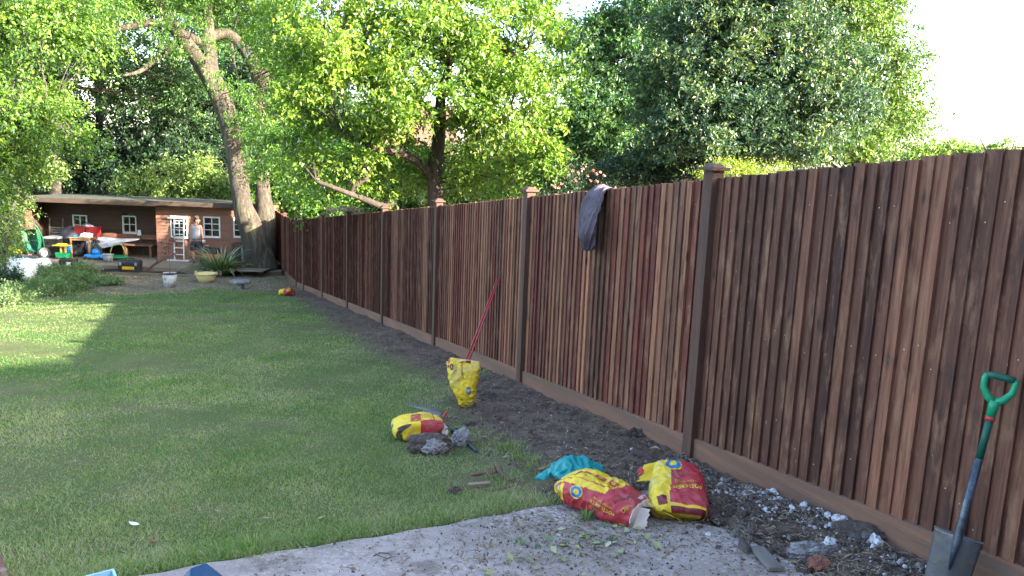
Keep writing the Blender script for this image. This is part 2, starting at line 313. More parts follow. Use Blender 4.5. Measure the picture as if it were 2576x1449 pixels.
def ground_h(x,y,s=None):
    if s is None: s=masks(x,y)[0]
    return terr(x,y)+s*(.02*sn(x,y,9,1)+.022*sn(x,y,23,3)+.03*sn(x,y,2.5,5)+.012*sn(x,y,47,6)+.012)+.012*sn(x,y,1.2,2)*(y<24)+np.where((np.abs(x-3.05)<.35)&(y<4.6),.02*np.cos((x-3.05)*4),0)
xs=np.concatenate([np.linspace(-150,-20,14),np.linspace(-17,-7,8),np.arange(-6,3.7,.07),np.linspace(4.2,12,12),np.linspace(16,150,14)])
ys=np.concatenate([np.linspace(-120,-12,12),np.linspace(-9,.5,14),np.arange(.8,9.5,.06),np.arange(9.5,28,.14),np.linspace(29,40,10),np.linspace(46,260,20)])
X,Y=np.meshgrid(xs,ys); Z=terr(X,Y); S_,Gm=masks(X,Y)
Z=ground_h(X,Y,S_)
Z=Z-np.where((Y<3.95)&(X<2.85),.03,0)
nx,ny=len(xs),len(ys); idx=np.arange(nx*ny).reshape(ny,nx)
F=np.stack([idx[:-1,:-1],idx[:-1,1:],idx[1:,1:],idx[1:,:-1]],-1).reshape(-1,4)
A=np.stack([S_,Gm,0*S_,np.ones_like(S_)],-1).reshape(-1,4)
tag(npmesh('ground',np.stack([X,Y,Z],-1).reshape(-1,3),F,M['ground'],smooth=True,attr=A),kind='structure')
def gz(x,y): return float(terr(x,y))
# slab
def slab():
    b=bmesh.new(); xs=np.linspace(-3.5,2.78,60); ys=np.linspace(-5.9,3.84,50)
    g=[[None]*len(ys) for _ in xs]
    for i,x in enumerate(xs):
        for j,y in enumerate(ys):
            yy=y; xx=x
            if j==len(ys)-1: yy=y+.012*math.sin(x*17)+.005*math.sin(x*4.1)
            if i==len(xs)-1: xx=x+.05*math.sin(y*5)+.03*math.sin(y*13)
            g[i][j]=b.verts.new((xx,yy,gz(xx,yy)+.012+.003*math.sin(x*3+y*2)))
    for i in range(len(xs)-1):
        for j in range(len(ys)-1): b.faces.new((g[i][j],g[i+1][j],g[i+1][j+1],g[i][j+1]))
    e=[x for x in b.edges if x.is_boundary]; r=bmesh.ops.extrude_edge_only(b,edges=e)
    for v in r['geom']:
        if isinstance(v,bmesh.types.BMVert): v.co.z-=.12
    me=D.meshes.new('patio'); b.to_mesh(me); me.materials.append(M['slab']); o=D.objects.new('patio',me); COL.objects.link(o); tag(o,kind='structure')
slab()
# ---------------------------------------------------------------- grass
def blades(n,xf,hgt,wd,mask,lean=.5):
    x,y=xf(n); k=mask(x,y); x,y=x[k],y[k]; n=len(x); z=terr(x,y)
    d=np.hypot(x,y); a=rng.uniform(0,2*np.pi,n); h=hgt(x,y,n); ww=wd*np.maximum(1,d/5)
    la=rng.uniform(0,2*np.pi,n); le=rng.uniform(.2,1.,n)*lean*h*1.6
    b=np.stack([x,y,z-.01],-1); dx=np.stack([np.cos(a)*ww,np.sin(a)*ww,0*x],-1)
    ln=np.stack([np.cos(la)*le,np.sin(la)*le,0*x],-1); up=np.stack([0*x,0*x,h],-1)
    V=np.stack([b-dx,b+dx,b+dx*.7+ln*.35+up*.6,b-dx*.7+ln*.35+up*.6,b+ln+up*.95+dx*.1,b+ln+up*.95-dx*.1],1)
    V=V.reshape(-1,3); i=np.arange(n)[:,None]*6
    F=np.concatenate([i+np.array([[0,1,2,3]]),i+np.array([[3,2,4,5]])]); return V,F
def lawn_xy(n):
    y=1/rng.uniform(1/24.5,1/3.82,n); x=rng.uniform(-1,1,n)
    lo=np.maximum(-.72*y+1.9,-6.5)-.3; lo=np.minimum(-.23*y+.3,-.6); hi=3.3
    lo=np.minimum(lo,-.2*y-.5+.1)-1.5; x=lo+(hi-lo)*(x+1)/2; return x,y
def lawn_mask(x,y):
    s,g=masks(x,y); k=rng.uniform(0,1,len(x))>np.maximum(s*.985,g*.8); k&=~((y<3.86)&(x<2.78)); return k
def gh(x,y,n):
    t=np.clip(sn(x,y,1.6,1)*.5+.5,0,1); e=np.clip(1-np.abs(y-3.95)/.25,0,1)
    return (.012+.019*t+.02*e)*rng.uniform(.5,1.5,n)*np.where(rng.uniform(0,1,n)<.02,1.9,1)*np.maximum(1,np.hypot(x,y)/16)
V,F=blades(480000,lawn_xy,gh,.0021,lawn_mask,.75)
tag(npmesh('grass',V,F,M['grass']),'mown lawn grass, patchy green and straw coloured, running down the garden','grass',kind='stuff')
# long tufts at the slab edge, round the soil and against the sacks
def tuft(name,x,y,n,h,r_,label,mat='grass',cat='grass tuft',spread=.8,wd=.004,z=None,group=None):
    a=rng.uniform(0,2*np.pi,n); rr=rng.uniform(0,1,n)**.7*r_; px=rr*np.cos(a); py=rr*np.sin(a)
    hh=h*rng.uniform(.45,1,n); ln=np.stack([np.cos(a),np.sin(a),0*a],-1)*(hh*spread*rng.uniform(.1,1,n))[:,None]
    b=np.stack([px,py,0*a-.01],-1); p=rng.uniform(0,2*np.pi,n); dx=np.stack([np.cos(p),np.sin(p),0*p],-1)*wd
    up=np.stack([0*a,0*a,hh],-1); c=b+ln*.3+up*.6; tp=b+ln+up*rng.uniform(.75,1,n)[:,None]
    V=np.stack([b-dx,b+dx,c+dx*.8,c-dx*.8,tp+dx*.1,tp-dx*.1],1).reshape(-1,3); i=np.arange(n)[:,None]*6
    F=np.concatenate([i+np.array([[0,1,2,3]]),i+np.array([[3,2,4,5]])])
    o=npmesh(name,V,F,M[mat]); o.location=(x,y,gz(x,y) if z is None else z); return tag(o,label,cat,group)
# ---------------------------------------------------------------- fence
FX=3.52; FH=2.07
def fence():
    f=thing('garden_fence','tall brown closeboard garden fence with post caps running down the right side of the lawn','fence',(FX,4.34,gz(FX,4.34)))
    o0=Vector((FX,4.34,gz(FX,4.34)))
    bend=Vector((FX,23.75,0)); e=Vector((FX+.13,31.2,0))
    pts=[Vector((FX,4.34+3*k,0)) for k in range(-1,7)]+[bend,Vector((FX+.052,26.75,0)),Vector((FX+.104,29.75,0)),e]
    def W(p,z): return Vector((p.x,p.y,z))-o0
    rr=random.Random(3); tone=.5; hue=.5
    for i in range(len(pts)-1):
        a,b=pts[i],pts[i+1]; L=(b-a).length; d=(b-a)/L; nrm=Vector((-d.y,d.x,0))  # towards the lawn
        near=i<1; mid=1<=i<3
        mb=MB(); y=.045; 
        while y<L-.045:
            wd=min(rr.uniform(.079,.087),L-.045-y)
            if rr.random()<.66: tone=rr.random(); hue=rr.random()
            t=tone*.6+rr.random()*.4
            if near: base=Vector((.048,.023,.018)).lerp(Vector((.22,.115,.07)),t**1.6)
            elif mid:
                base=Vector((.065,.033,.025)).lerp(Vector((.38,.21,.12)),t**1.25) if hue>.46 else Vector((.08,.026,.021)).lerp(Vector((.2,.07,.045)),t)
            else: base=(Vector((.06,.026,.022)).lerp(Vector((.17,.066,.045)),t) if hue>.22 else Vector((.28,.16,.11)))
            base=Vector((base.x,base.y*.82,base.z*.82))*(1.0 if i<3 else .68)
            mb.tint=(base.x,base.y,base.z,1)
            th=rr.uniform(.017,.028); tn=rr.uniform(.002,.006)
            p0=a+d*y; p1=a+d*(y+wd+.010); z0=gz(p0.x,p0.y)+.15; zt=gz(p0.x,p0.y)+FH+rr.uniform(-.006,.008)
            lean=rr.uniform(-.003,.003)
            vs=[]
            for z,l in ((z0,0),(zt,lean)):
                vs+=[W(p0+nrm*th+d*l,z),W(p1+nrm*tn+d*l,z),W(p1-nrm*.006+d*l,z),W(p0-nrm*.006+d*l,z)]
            mb.add(vs,[(0,3,2,1),(4,5,6,7),(0,1,5,4),(1,2,6,5),(2,3,7,6),(3,0,4,7)])
            mb.tint=(.5,.45,.42,1)
            for h in (.36,1.06,1.79):
                if rr.random()<.5:
                    u=.4+rr.random()*.2; c=W(p0.lerp(p1,u)+nrm*(th*(1-u)+tn*u+.0005),gz(p0.x,p0.y)+h+rr.uniform(-.13,.13)); s=.0028; mb.add([c-d*s-Vector((0,0,s)),c-d*s+Vector((0,0,s)),c+d*s+Vector((0,0,s)),c+d*s-Vector((0,0,s))],[(0,1,2,3)])
            y+=wd
        mb.build('board_panel',M['board'],f,tint=True)
        g=MB(); vs=[]
        for p in (a+d*.05,b-d*.05):
            z=gz(p.x,p.y); vs+=[W(p+nrm*.034,z-.03),W(p+nrm*.034,z+.157),W(p+nrm*.006,z+.162),W(p+nrm*.006,z-.03)]
        g.add(vs,[(0,4,5,1),(1,5,6,2),(2,6,7,3),(3,7,4,0),(0,1,2,3),(7,6,5,4)]); g.build('gravel_board',M['gboard'],f,bevel=.002)
        r=MB()
        for h in (.35,1.05,1.78):
            r.bar(W(a-nrm*.045,gz(a.x,a.y)+h),W(b-nrm*.045,gz(b.x,b.y)+h),.075,.075)
        r.build('rail',M['post'],f)
    for i,p in enumerate(pts):
        z=gz(p.x,p.y); q=W(p,z); c=.0505; r=MB(); r.box((q.x-c-.012,q.y-c,q.z-.1),(q.x+c-.012,q.y+c,q.z+FH+.06)); po=r.build('post',M['post'],f,bevel=.004)
        k=MB(); z1=q.z+FH+.0605
        k.box((q.x-.078-.012,q.y-.078,z1),(q.x+.078-.012,q.y+.078,z1+.022)); k.box((q.x-.062-.012,q.y-.062,z1+.0225),(q.x+.062-.012,q.y+.062,z1+.05),taper=.03)
        k.build('post_cap',M['cap'],po,bevel=.003)
fence()
# ---------------------------------------------------------------- the terrace the garden belongs to (behind the viewer, throws the long evening shade)
def terrace():
    zg=-1.05; y0=-6.6; t=thing('brick_house','red brick two storey house row behind the patio with tiled roof','house',(2,y0,zg))
    m=MB(); m.box((-14,-7.5,-.6),(24,0,5.9)); m.build('wall',M['brick'],t)
    r=MB(); e=.35
    r.add([(-14.3,e,5.75),(24.3,e,5.75),(24.3,-3.75,8.2),(-14.3,-3.75,8.2),(-14.3,-7.8,5.75),(24.3,-7.8,5.75)],[(0,1,2,3),(3,2,5,4),(1,5,2),(0,3,4),(0,4,5,1)])
    ro=r.build('roof',M['tile'],t)
    for x in (-4,8): c=MB(); c.box((x,-4.2,7.5),(x+.9,-3.3,8.3)); c.build('chimney',M['brick'],ro)
    for x in (-12,-8,-2.2,2.5,7,13):
        for z in (.9,3.1):
            if z<1 and x in (2.5,): continue
            w=MB(); w.box((x,.002,z),(x+1.6,.06,z+1.15)); wo=w.build('window',M['white'],t)
            g=MB(); g.box((x+.07,.061,z+.07),(x+.76,.066,z+1.08)); g.box((x+.84,.061,z+.07),(x+1.53,.066,z+1.08)); g.build('pane',M['glass'],wo)
    w=MB(); w.box((2.4,.002,.05),(4.2,.07,2.1)); wo=w.build('door',M['white'],t); g=MB(); g.box((2.5,.071,.2),(3.25,.076,2.0)); g.box((3.35,.071,.2),(4.1,.076,2.0)); g.build('pane',M['glass'],wo)
terrace()
# ---------------------------------------------------------------- foliage
def leafmesh(P,Dn,K,ll,lw,spread,droop,seed,jit=.35,fold=.25):
    """P spray roots, Dn spray directions, K leaves on each"""
    g=np.random.default_rng(seed); n=len(P); sl=spread*g.uniform(.6,1.3,(n,1,1))
    s=(np.arange(K)[None,:,None]+.5)/K
    Dn=Dn/np.linalg.norm(Dn,axis=1,keepdims=True)
    side=np.cross(Dn,g.normal(size=(n,3))); side/=np.linalg.norm(side,axis=1,keepdims=True)+1e-9
    c=P[:,None]+Dn[:,None]*sl*s+np.array([0,0,-1.])*droop*sl*s**2
    sg=np.where(np.arange(K)%2==0,1,-1)[None,:,None]
    d=Dn[:,None]*.5+side[:,None]*sg*.9+g.normal(size=(n,K,3))*jit+np.array([0,0,-.35])*droop*2
    d/=np.linalg.norm(d,axis=2,keepdims=True)
    nr=np.array([0,0,1.])+g.normal(size=(n,K,3))*.55; w=np.cross(d,nr); w/=np.linalg.norm(w,axis=2,keepdims=True)+1e-9
    up=np.cross(w,d); L=ll*g.uniform(.6,1.25,(n,K,1)); Wd=lw*g.uniform(.7,1.2,(n,K,1))
    c=c+g.normal(size=(n,K,3))*spread*.08
    V=np.stack([c,c+d*L*.45+w*Wd*.5+up*Wd*fold,c+d*L-up*L*.12,c+d*L*.45-w*Wd*.5+up*Wd*fold],2).reshape(-1,3)
    m=n*K; i=np.arange(m)[:,None]*4
    F=np.concatenate([i+np.array([[0,1,2]]),i+np.array([[0,2,3]])]); return V,F
def crownpts(ells,ncl,per,sig,seed,shell=.55,low=-.6):
    g=np.random.default_rng(seed); A=np.array([(e[3]*e[4]+e[4]*e[5]+e[3]*e[5]) for e in ells]); A=A/A.sum()
    k=g.choice(len(ells),ncl,p=A); E=np.array(ells,float)[k]
    u=g.normal(size=(ncl*4,3)); u/=np.linalg.norm(u,axis=1,keepdims=True); u=u[u[:,2]>low][:ncl]
    while len(u)<ncl: u=np.concatenate([u,u[:ncl-len(u)]])
    rho=shell+(1.05-shell)*g.uniform(0,1,(ncl,1))**.7
    C=E[:,:3]+u*E[:,3:6]*rho
    P=np.repeat(C,per,0)+g.normal(size=(ncl*per,3))*sig*np.array([1,1,.7]); Uo=np.repeat(u,per,0)+g.normal(size=(ncl*per,3))*.7+np.array([0,0,.15])
    return C,P,Uo
def tree(name,label,base,limbs,ells,mat,bark='bark2',ncl=120,per=22,K=7,ll=.1,lw=.055,sp=.3,sig=.32,droop=.25,seed=1,group=None,twigs=True,shell=.5,cat='tree',tw=.014,low=-.6,extra=None,jit=.35):
    """limbs: list of (points, radii) in world space; ells: crown ellipsoids in world space (x,y,z,rx,ry,rz)"""
    o=Vector(base); t=thing(name,label,cat,o,group=group); tr=MB(); sk=[]
    for pts,rad in limbs:
        P=[Vector(p) for p in pts]; Q=[];Rr=[]
        for i in range(len(P)-1):
            for s in np.linspace(0,1,4,endpoint=False):
                a=P[max(i-1,0)];b=P[i];c=P[i+1];d=P[min(i+2,len(P)-1)]
                q=.5*((2*b)+(c-a)*s+(2*a-5*b+4*c-d)*s*s+(3*b-a-3*c+d)*s**3); Q.append(q); Rr.append(rad[i]*(1-s)+rad[i+1]*s)
        Q.append(P[-1]); Rr.append(rad[-1]); tr.tube([q-o for q in Q],Rr,14 if max(rad)>.12 else 8,wob=.16,seed=seed); sk+=list(zip(Q,Rr))
    C,Ps,U=crownpts(ells,ncl,per,sig,seed,shell,low)
    if twigs:
        SK=np.array([tuple(q) for q,_ in sk]); 
        for c in C:
            j=np.argmin(((SK-c)**2).sum(1)+ (SK[:,2]>c[2])*.6); a=Vector(SK[j]); b=Vector(c); mdl=(a+b)/2+Vector((random.uniform(-.15,.15),random.uniform(-.15,.15),random.uniform(0,.3)))*min(1,(b-a).length)
            r0=min(sk[j][1]*.5,tw*(1+(b-a).length*.5),.024); tr.tube([a-o,mdl-o,b-o],[r0,r0*.6,r0*.3],5,cap=False)
    tr.build('trunk',M[bark],t,smooth=True)
    V,F=leafmesh(Ps,U,K,ll,lw,sp,droop,seed+50,jit=jit); V=V-np.array(o)
    if extra is not None: pass
    npmesh('crown',V,F,M[mat],t); return t
def pp(px,py,d): return tuple(dep(px,py,d))
def el(px,py,d,rx,ry,rz): return pp(px,py,d)+(rx,ry,rz)
def ft(px,d):  # point on the ground below that column
    v=dep(px,700,d); return (v.x,v.y,gz(v.x,v.y))
# great ash by the shed
B=Vector((2.95,28.6,-4.05)); q=pp
tree('ash_tree','huge old ash tree with a forked furrowed trunk and an arching limb, beside the shed',B,[
  ([q(655,692,26.6),q(652,640,26.5),q(636,590,26.3),q(612,520,26.1),q(598,430,26.3),q(585,350,26.5),q(566,275,26.5),q(535,205,26.2),q(492,140,26),q(448,80,25.8),q(400,5,25.4),q(380,-80,25)],[.62,.52,.43,.33,.3,.31,.33,.34,.26,.23,.2,.16]),
  ([q(662,645,26.7),q(668,560,26.6),q(662,500,26.7),q(657,420,27.1),q(655,330,27.7),q(655,250,27.6),q(650,190,27.4),q(625,140,27.2),q(598,104,27),q(566,84,26.8),q(530,92,26.5),q(505,105,26.2),q(470,88,26),q(430,72,25.8),q(380,58,25.4),q(330,66,25),q(265,82,24.6)],[.42,.36,.27,.22,.23,.24,.23,.22,.2,.19,.17,.15,.14,.13,.14,.11,.07]),
  ([q(548,240,26.3),q(532,170,26.4),q(524,100,26.4),q(520,20,26.4),q(512,-70,26.4)],[.24,.24,.22,.19,.15]),
  ([q(470,88,26),q(430,120,25.8),q(385,155,25.4),q(350,180,25),q(310,190,24.6)],[.12,.11,.09,.07,.04]),
  ([q(440,70,25.8),q(420,40,25.8),q(390,10,25.8),q(300,-20,25.6)],[.12,.1,.09,.06]),
  ([q(655,250,27.6),q(668,180,27.8),q(690,90,28),q(700,-10,28)],[.17,.15,.12,.09]),
  ([q(656,335,27.6),q(690,330,25.5),q(735,375,22.5),q(800,450,20.6)],[.13,.09,.06,.03])],
  [el(640,-30,27.5,2.0,1.8,1.0),el(690,60,29,1.2,1.2,1.6),el(420,-20,26,2.2,2.0,1.0),el(690,430,26.6,.6,.8,1.0),el(600,330,25.6,.35,.6,.5),el(690,330,26.4,.6,.8,.9),el(750,430,21,.85,.8,.75),el(725,370,22.5,.9,.8,.85),el(810,490,20.5,.7,.5,.4),el(310,10,25.5,1.6,1.5,.6),el(470,0,27.5,1.2,1.3,.6),el(590,20,29.5,1.4,1.2,1.0),el(560,-20,25.8,1.0,1.0,.5),el(700,250,26.8,1.0,1.2,1.6),el(220,60,24.8,1.4,1.4,1.1),el(560,125,24.6,.5,.5,.4),el(485,50,25,.7,.6,.45),el(590,215,25.2,.4,.5,.5),el(400,110,24.8,.5,.5,.4)],
  'lf_ash','bark',ncl=250,per=26,K=9,ll=.13,lw=.045,sp=.34,sig=.3,droop=.35,seed=11,jit=.2)
# bright tree and scrub down the left edge
tree('maple_tree','bright leafy tree overhanging from the left edge above the flower bed',ft(-150,20),[
  ([ft(-150,20),q(-140,400,20),q(-60,200,19.5),q(40,60,19)],[.2,.16,.12,.07]),([q(-140,400,20),q(0,330,19),q(120,300,18.5)],[.1,.08,.04])],
  [el(-10,40,18.5,1.5,1.5,1.6),el(70,110,18.2,1.4,1.2,1.0),el(140,20,18.5,1.3,1.2,.7),el(10,260,18.2,1.2,1.2,1.1),el(110,330,18.6,.95,1.0,.8),el(10,400,18.6,.75,.9,.7),el(-90,450,18.4,1.2,1.2,1.4)],
  'lf_left','bark3',ncl=230,per=24,K=7,ll=.105,lw=.06,sp=.3,sig=.27,droop=.5,seed=21)
tree('hazel_bush','sunlit yellow green bush spilling over the left end of the shed',ft(10,23),[
  ([ft(10,23),q(20,560,23),q(60,460,23)],[.06,.05,.03])],
  [el(-30,600,22.8,.7,.8,.75),el(-15,520,22.8,.7,.8,.6),el(60,425,22.6,.8,.8,.35),el(-30,430,22.6,.8,.8,.8)],
  'lf_pale','bark3',ncl=90,per=26,K=7,ll=.08,lw=.045,sp=.24,sig=.2,droop=.4,seed=23,cat='bush',low=-1)
# dark wood behind the shed
bw='dark trees behind the shed'
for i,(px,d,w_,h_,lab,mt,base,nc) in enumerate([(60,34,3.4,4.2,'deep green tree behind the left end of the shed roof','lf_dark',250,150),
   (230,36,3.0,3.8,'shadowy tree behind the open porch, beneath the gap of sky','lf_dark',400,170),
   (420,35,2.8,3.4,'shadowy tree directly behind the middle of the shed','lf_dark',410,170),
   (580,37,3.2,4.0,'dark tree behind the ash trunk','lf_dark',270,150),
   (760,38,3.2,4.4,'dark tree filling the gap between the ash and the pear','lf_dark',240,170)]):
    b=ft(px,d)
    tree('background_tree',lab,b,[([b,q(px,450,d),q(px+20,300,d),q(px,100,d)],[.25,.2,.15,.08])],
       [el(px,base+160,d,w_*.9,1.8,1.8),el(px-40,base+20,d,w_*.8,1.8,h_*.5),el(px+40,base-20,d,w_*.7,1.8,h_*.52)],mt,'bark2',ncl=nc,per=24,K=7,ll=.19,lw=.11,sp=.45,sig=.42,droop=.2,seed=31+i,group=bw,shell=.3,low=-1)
tree('elder_shrub','small sunlit lime green shrub peeping over the shed roof',ft(455,32),[([ft(455,32),q(455,560,32),q(455,470,32)],[.05,.04,.02])],
   [el(440,455,31.5,1.1,.8,.75),el(520,440,31.5,.8,.8,.7),el(330,465,31.5,.6,.5,.4),el(570,475,31.5,.6,.6,.45)],'lf_pale','bark3',ncl=60,per=20,K=7,ll=.15,lw=.09,sp=.35,sig=.25,seed=41,cat='shrub',low=-1)
tree('sycamore_tree','tall tree at the upper left whose crown closes off the sky',ft(150,30),[([ft(150,30),q(140,420,30),q(160,150,30),q(200,-50,30)],[.22,.2,.15,.1])],
   [el(60,20,29,2.2,1.6,1.6),el(180,130,29,1.5,1.4,.9),el(20,200,29,1.8,1.4,1.5),el(250,150,31,1.3,1.3,1.0),el(410,150,33,.9,1.0,1.1),el(470,240,33,1.,1.,1.),el(330,250,33,1.4,1.,.8),el(290,-25,29,2.4,1.6,.8),el(480,-40,31,2.6,1.6,1.2)],'lf_mid','bark2',ncl=280,per=22,K=7,ll=.17,lw=.1,sp=.42,sig=.36,seed=43,shell=.4)
# fill behind: understorey over the far fence
for i,(px,py,d,rx,rz,lab) in enumerate([(760,455,30,1.9,1.3,'leafy bush behind the bend of the fence'),(900,450,32,2.1,1.4,'bush growing behind the twig heap'),(1010,470,22,1.4,.9,'low bush left of the pear trunk'),(1190,455,20,1.3,.9,'low bush right of the pear trunk'),(1340,460,18,1.2,.75,'bright bush behind the fence left of the rose')]):
    b=ft(px,d); tree('neighbour_bush',lab,b,[([b,q(px,560,d),q(px,py,d)],[.05,.04,.02])],[el(px,py,d,rx,1.,rz),el(px+30,py+50,d,rx,.9,rz*.7)],'lf_ash' if i<3 else 'lf_pale','bark3',ncl=90,per=22,K=7,ll=.006*d,lw=.0034*d,sp=.32,sig=.24,seed=140+i,cat='bush',low=-1,group='bushes beyond the fence')
tree('woodland_tree','tall tree far behind the fence between the ash limb and the pear crown',ft(720,40),[([ft(720,40),q(720,300,40),q(740,50,40)],[.3,.2,.1])],[el(700,150,40,2.6,2,3.2),el(620,250,39,2.2,2,2.2),el(800,330,39,2.6,2,2.2),el(480,250,38,2.0,2,1.5),el(540,60,40,1.6,1.6,1.8)],'lf_mid','bark2',ncl=300,per=24,K=7,ll=.24,lw=.14,sp=.5,sig=.45,seed=150,shell=.3,low=-1)
# pear tree over the fence
tree('pear_tree','broad pear tree with glossy yellow green leaves leaning over the middle of the fence','' or ft(1095,14.7),[
  ([ft(1095,14.9),q(1098,520,14.8),q(1092,440,14.7),q(1104,350,14.6),q(1108,290,14.5),q(1110,240,14.4),q(1130,150,14.4),q(1120,20,14.4)],[.17,.16,.145,.13,.11,.1,.07,.05]),
  ([q(1088,450,14.7),q(1065,420,14.4),q(1020,390,14.1),q(960,378,13.8),q(925,365,13.6),q(860,330,13.4)],[.09,.085,.075,.065,.05,.03]),
  ([ft(1010,14.7),q(1000,535,14.7),q(955,517,14.2),q(905,497,13.9),q(860,480,13.6),q(795,455,13.3)],[.075,.07,.065,.055,.045,.035]),
  ([q(885,490,13.8),q(893,468,13.8),q(925,448,13.9)],[.05,.045,.03]),
  ([q(1108,300,14.5),q(1060,260,14.2),q(980,240,14),q(880,180,13.8)],[.07,.06,.05,.03]),
  ([q(1106,320,14.5),q(1200,290,14.4),q(1300,310,14.2),q(1400,380,14)],[.06,.05,.04,.02]),
  ([q(1110,240,14.4),q(1220,170,14.6),q(1330,120,14.8)],[.06,.05,.03])],
  [el(1000,110,14,2.1,1.6,1.35),el(1270,120,14.3,1.25,1.2,1.1),el(880,240,13.8,1.25,1.2,1.3),el(1090,260,13.6,1.2,.9,.9),el(1310,300,14.2,1.05,1.1,1.1),el(1350,420,14,.62,.8,.4),el(1250,440,14.6,.8,.9,.5),el(780,120,14.5,1.0,1.2,1.2),el(830,370,14.3,1.0,.9,.75),el(960,440,15.2,1.2,.9,.6),el(1130,450,15.6,1.0,.7,.45),el(1130,60,14.5,1.9,1.5,1.0)],
  'lf_pear','bark2',ncl=330,per=26,K=8,ll=.1,lw=.056,sp=.27,sig=.17,droop=.35,seed=51,tw=.012)
# mid tree between pear and evergreen
tree('lime_tree','mid green tree standing between the pear tree and the big evergreen',ft(1500,30),[([ft(1500,30),q(1500,350,30),q(1540,150,30),q(1560,20,30)],[.22,.18,.13,.07])],
  [el(1490,330,30,1.8,1.6,1.8),el(1570,190,30.4,1.7,1.6,2.1),el(1480,110,30.5,1.1,1,.9),el(1640,50,30,1.4,1.4,1.1),el(1430,400,31,2.0,1.4,1.3),el(1620,330,30,1.6,1.5,1.9)],'lf_mid','bark2',ncl=300,per=26,K=7,ll=.19,lw=.11,sp=.45,sig=.36,seed=61,shell=.35)
tree('evergreen_tree','massive bushy evergreen with bluish leaves and pale yellow shoot tips behind the fence',ft(1800,14),[([ft(1800,14),q(1800,300,14),q(1830,50,14),q(1850,-150,14)],[.2,.18,.12,.06])],
  [el(1790,330,13.8,1.25,1.0,1.0),el(1755,120,14,.95,1.0,1.2),el(1930,120,13.8,1.0,1.0,1.1),el(1900,-40,14,1.3,1.0,.8),el(1960,330,13.6,.85,.9,.85),el(1690,250,14.1,.5,.8,.9),el(1945,100,14.2,.5,.5,.6),el(2050,250,13.7,.85,.9,1.05)],
  'lf_ever','bark2',ncl=520,per=28,K=8,ll=.082,lw=.042,sp=.19,sig=.17,droop=-.1,seed=71,shell=.5)
tree('beech_tree','airy light green tree forming the right edge of the crown line against the white sky',ft(2150,16),[([ft(2150,16),q(2150,350,16),q(2120,150,16),q(2080,-30,16)],[.13,.11,.08,.04]),([q(2150,350,16),q(2200,250,16),q(2270,180,16)],[.06,.05,.02])],
  [el(2120,90,16,1.05,1.0,1.05),el(2205,200,16,.72,.8,.9),el(2190,320,15.7,.85,.9,.62),el(2080,-20,16,1.25,1.0,.75),el(2275,335,16,.42,.5,.36),el(2100,375,15.2,1.1,.8,.4)],
  'lf_mid2','bark2',ncl=300,per=24,K=7,ll=.085,lw=.05,sp=.24,sig=.2,seed=81,tw=.01)
# small things growing at the fence line
tree('distant_shrub','low far tree tops showing over the fence right of the evergreen',ft(2350,40),[([ft(2350,40),q(2350,400,40)],[.1,.05])],
  [el(2330,395,38,1.1,.8,.45),el(2405,392,38,.8,.8,.55),el(2450,402,38,.8,.7,.4),el(2530,392,36,.7,.7,.35)],'lf_pale','bark2',ncl=60,per=16,K=7,ll=.2,lw=.13,sp=.4,sig=.25,seed=83,low=-1,cat='shrub')
tree('rose_bush','climbing rose with pale pink blooms above the fence left of the jacket',ft(1470,14),[([ft(1470,14),q(1470,520,14),q(1460,440,14)],[.03,.025,.015])],
  [el(1480,455,13.6,.5,.4,.28),el(1400,470,13.4,.35,.3,.2),el(1560,445,14.5,.6,.5,.3)],'lf_dark','bark3',ncl=60,per=16,K=7,ll=.06,lw=.04,sp=.16,sig=.12,seed=91,cat='rose bush',low=-1)
rb=D.objects['rose_bush']; g=random.Random(5)
for px,py in [(1440,425),(1455,430),(1492,424),(1500,432),(1478,438),(1510,428),(1395,466),(1405,468),(1388,462),(1430,437),(1485,450),(1520,436),(1412,458),(1448,450),(1466,420),(1502,452)]:
    c=dep(px,py+6,12.9)-Vector(rb.location); V=[];F=[]; mb=MB()
    for k in range(9):
        a=g.uniform(0,6.28); e=g.uniform(-.3,1.3); d=Vector((math.cos(a)*math.cos(e),math.sin(a)*math.cos(e),math.sin(e))); s=d.orthogonal().normalized()*.018; u=d.cross(s)
        mb.add([c,c+d*.02+s,c+d*.034+u*.6,c+d*.02-s],[(0,1,2,3)]); mb.add([c,c+d*.016+u,c+d*.03,c+d*.016-u],[(0,1,2,3)])
    mb.build('rose_bloom',M['rose'],rb)
tree('privet_shrub','small vivid yellow green shrub poking up behind the tallest post cap',ft(1850,9),[([ft(1850,9),q(1850,500,9),q(1850,440,9)],[.02,.02,.01])],
  [el(1850,450,8.6,.24,.2,.14),el(1905,442,8.7,.2,.15,.1),el(1785,452,9,.12,.1,.1),el(1960,440,9,.12,.1,.07)],'lf_yel','bark3',ncl=60,per=8,K=9,ll=.026,lw=.014,sp=.1,sig=.05,droop=-.3,seed=93,cat='shrub',tw=.002)
tree('bay_shrub','dark leafy shrub filling in behind the fence below the rose and evergreen',ft(1650,14.5),[([ft(1650,14.5),q(1650,460,14.5)],[.05,.03])],
  [el(1600,455,14.5,.8,.6,.5),el(1750,440,14.5,.9,.6,.5),el(1680,400,15,.8,.6,.5)],'lf_dark','bark3',ncl=90,per=20,K=7,ll=.07,lw=.035,sp=.2,sig=.16,seed=95,cat='shrub',low=-1)
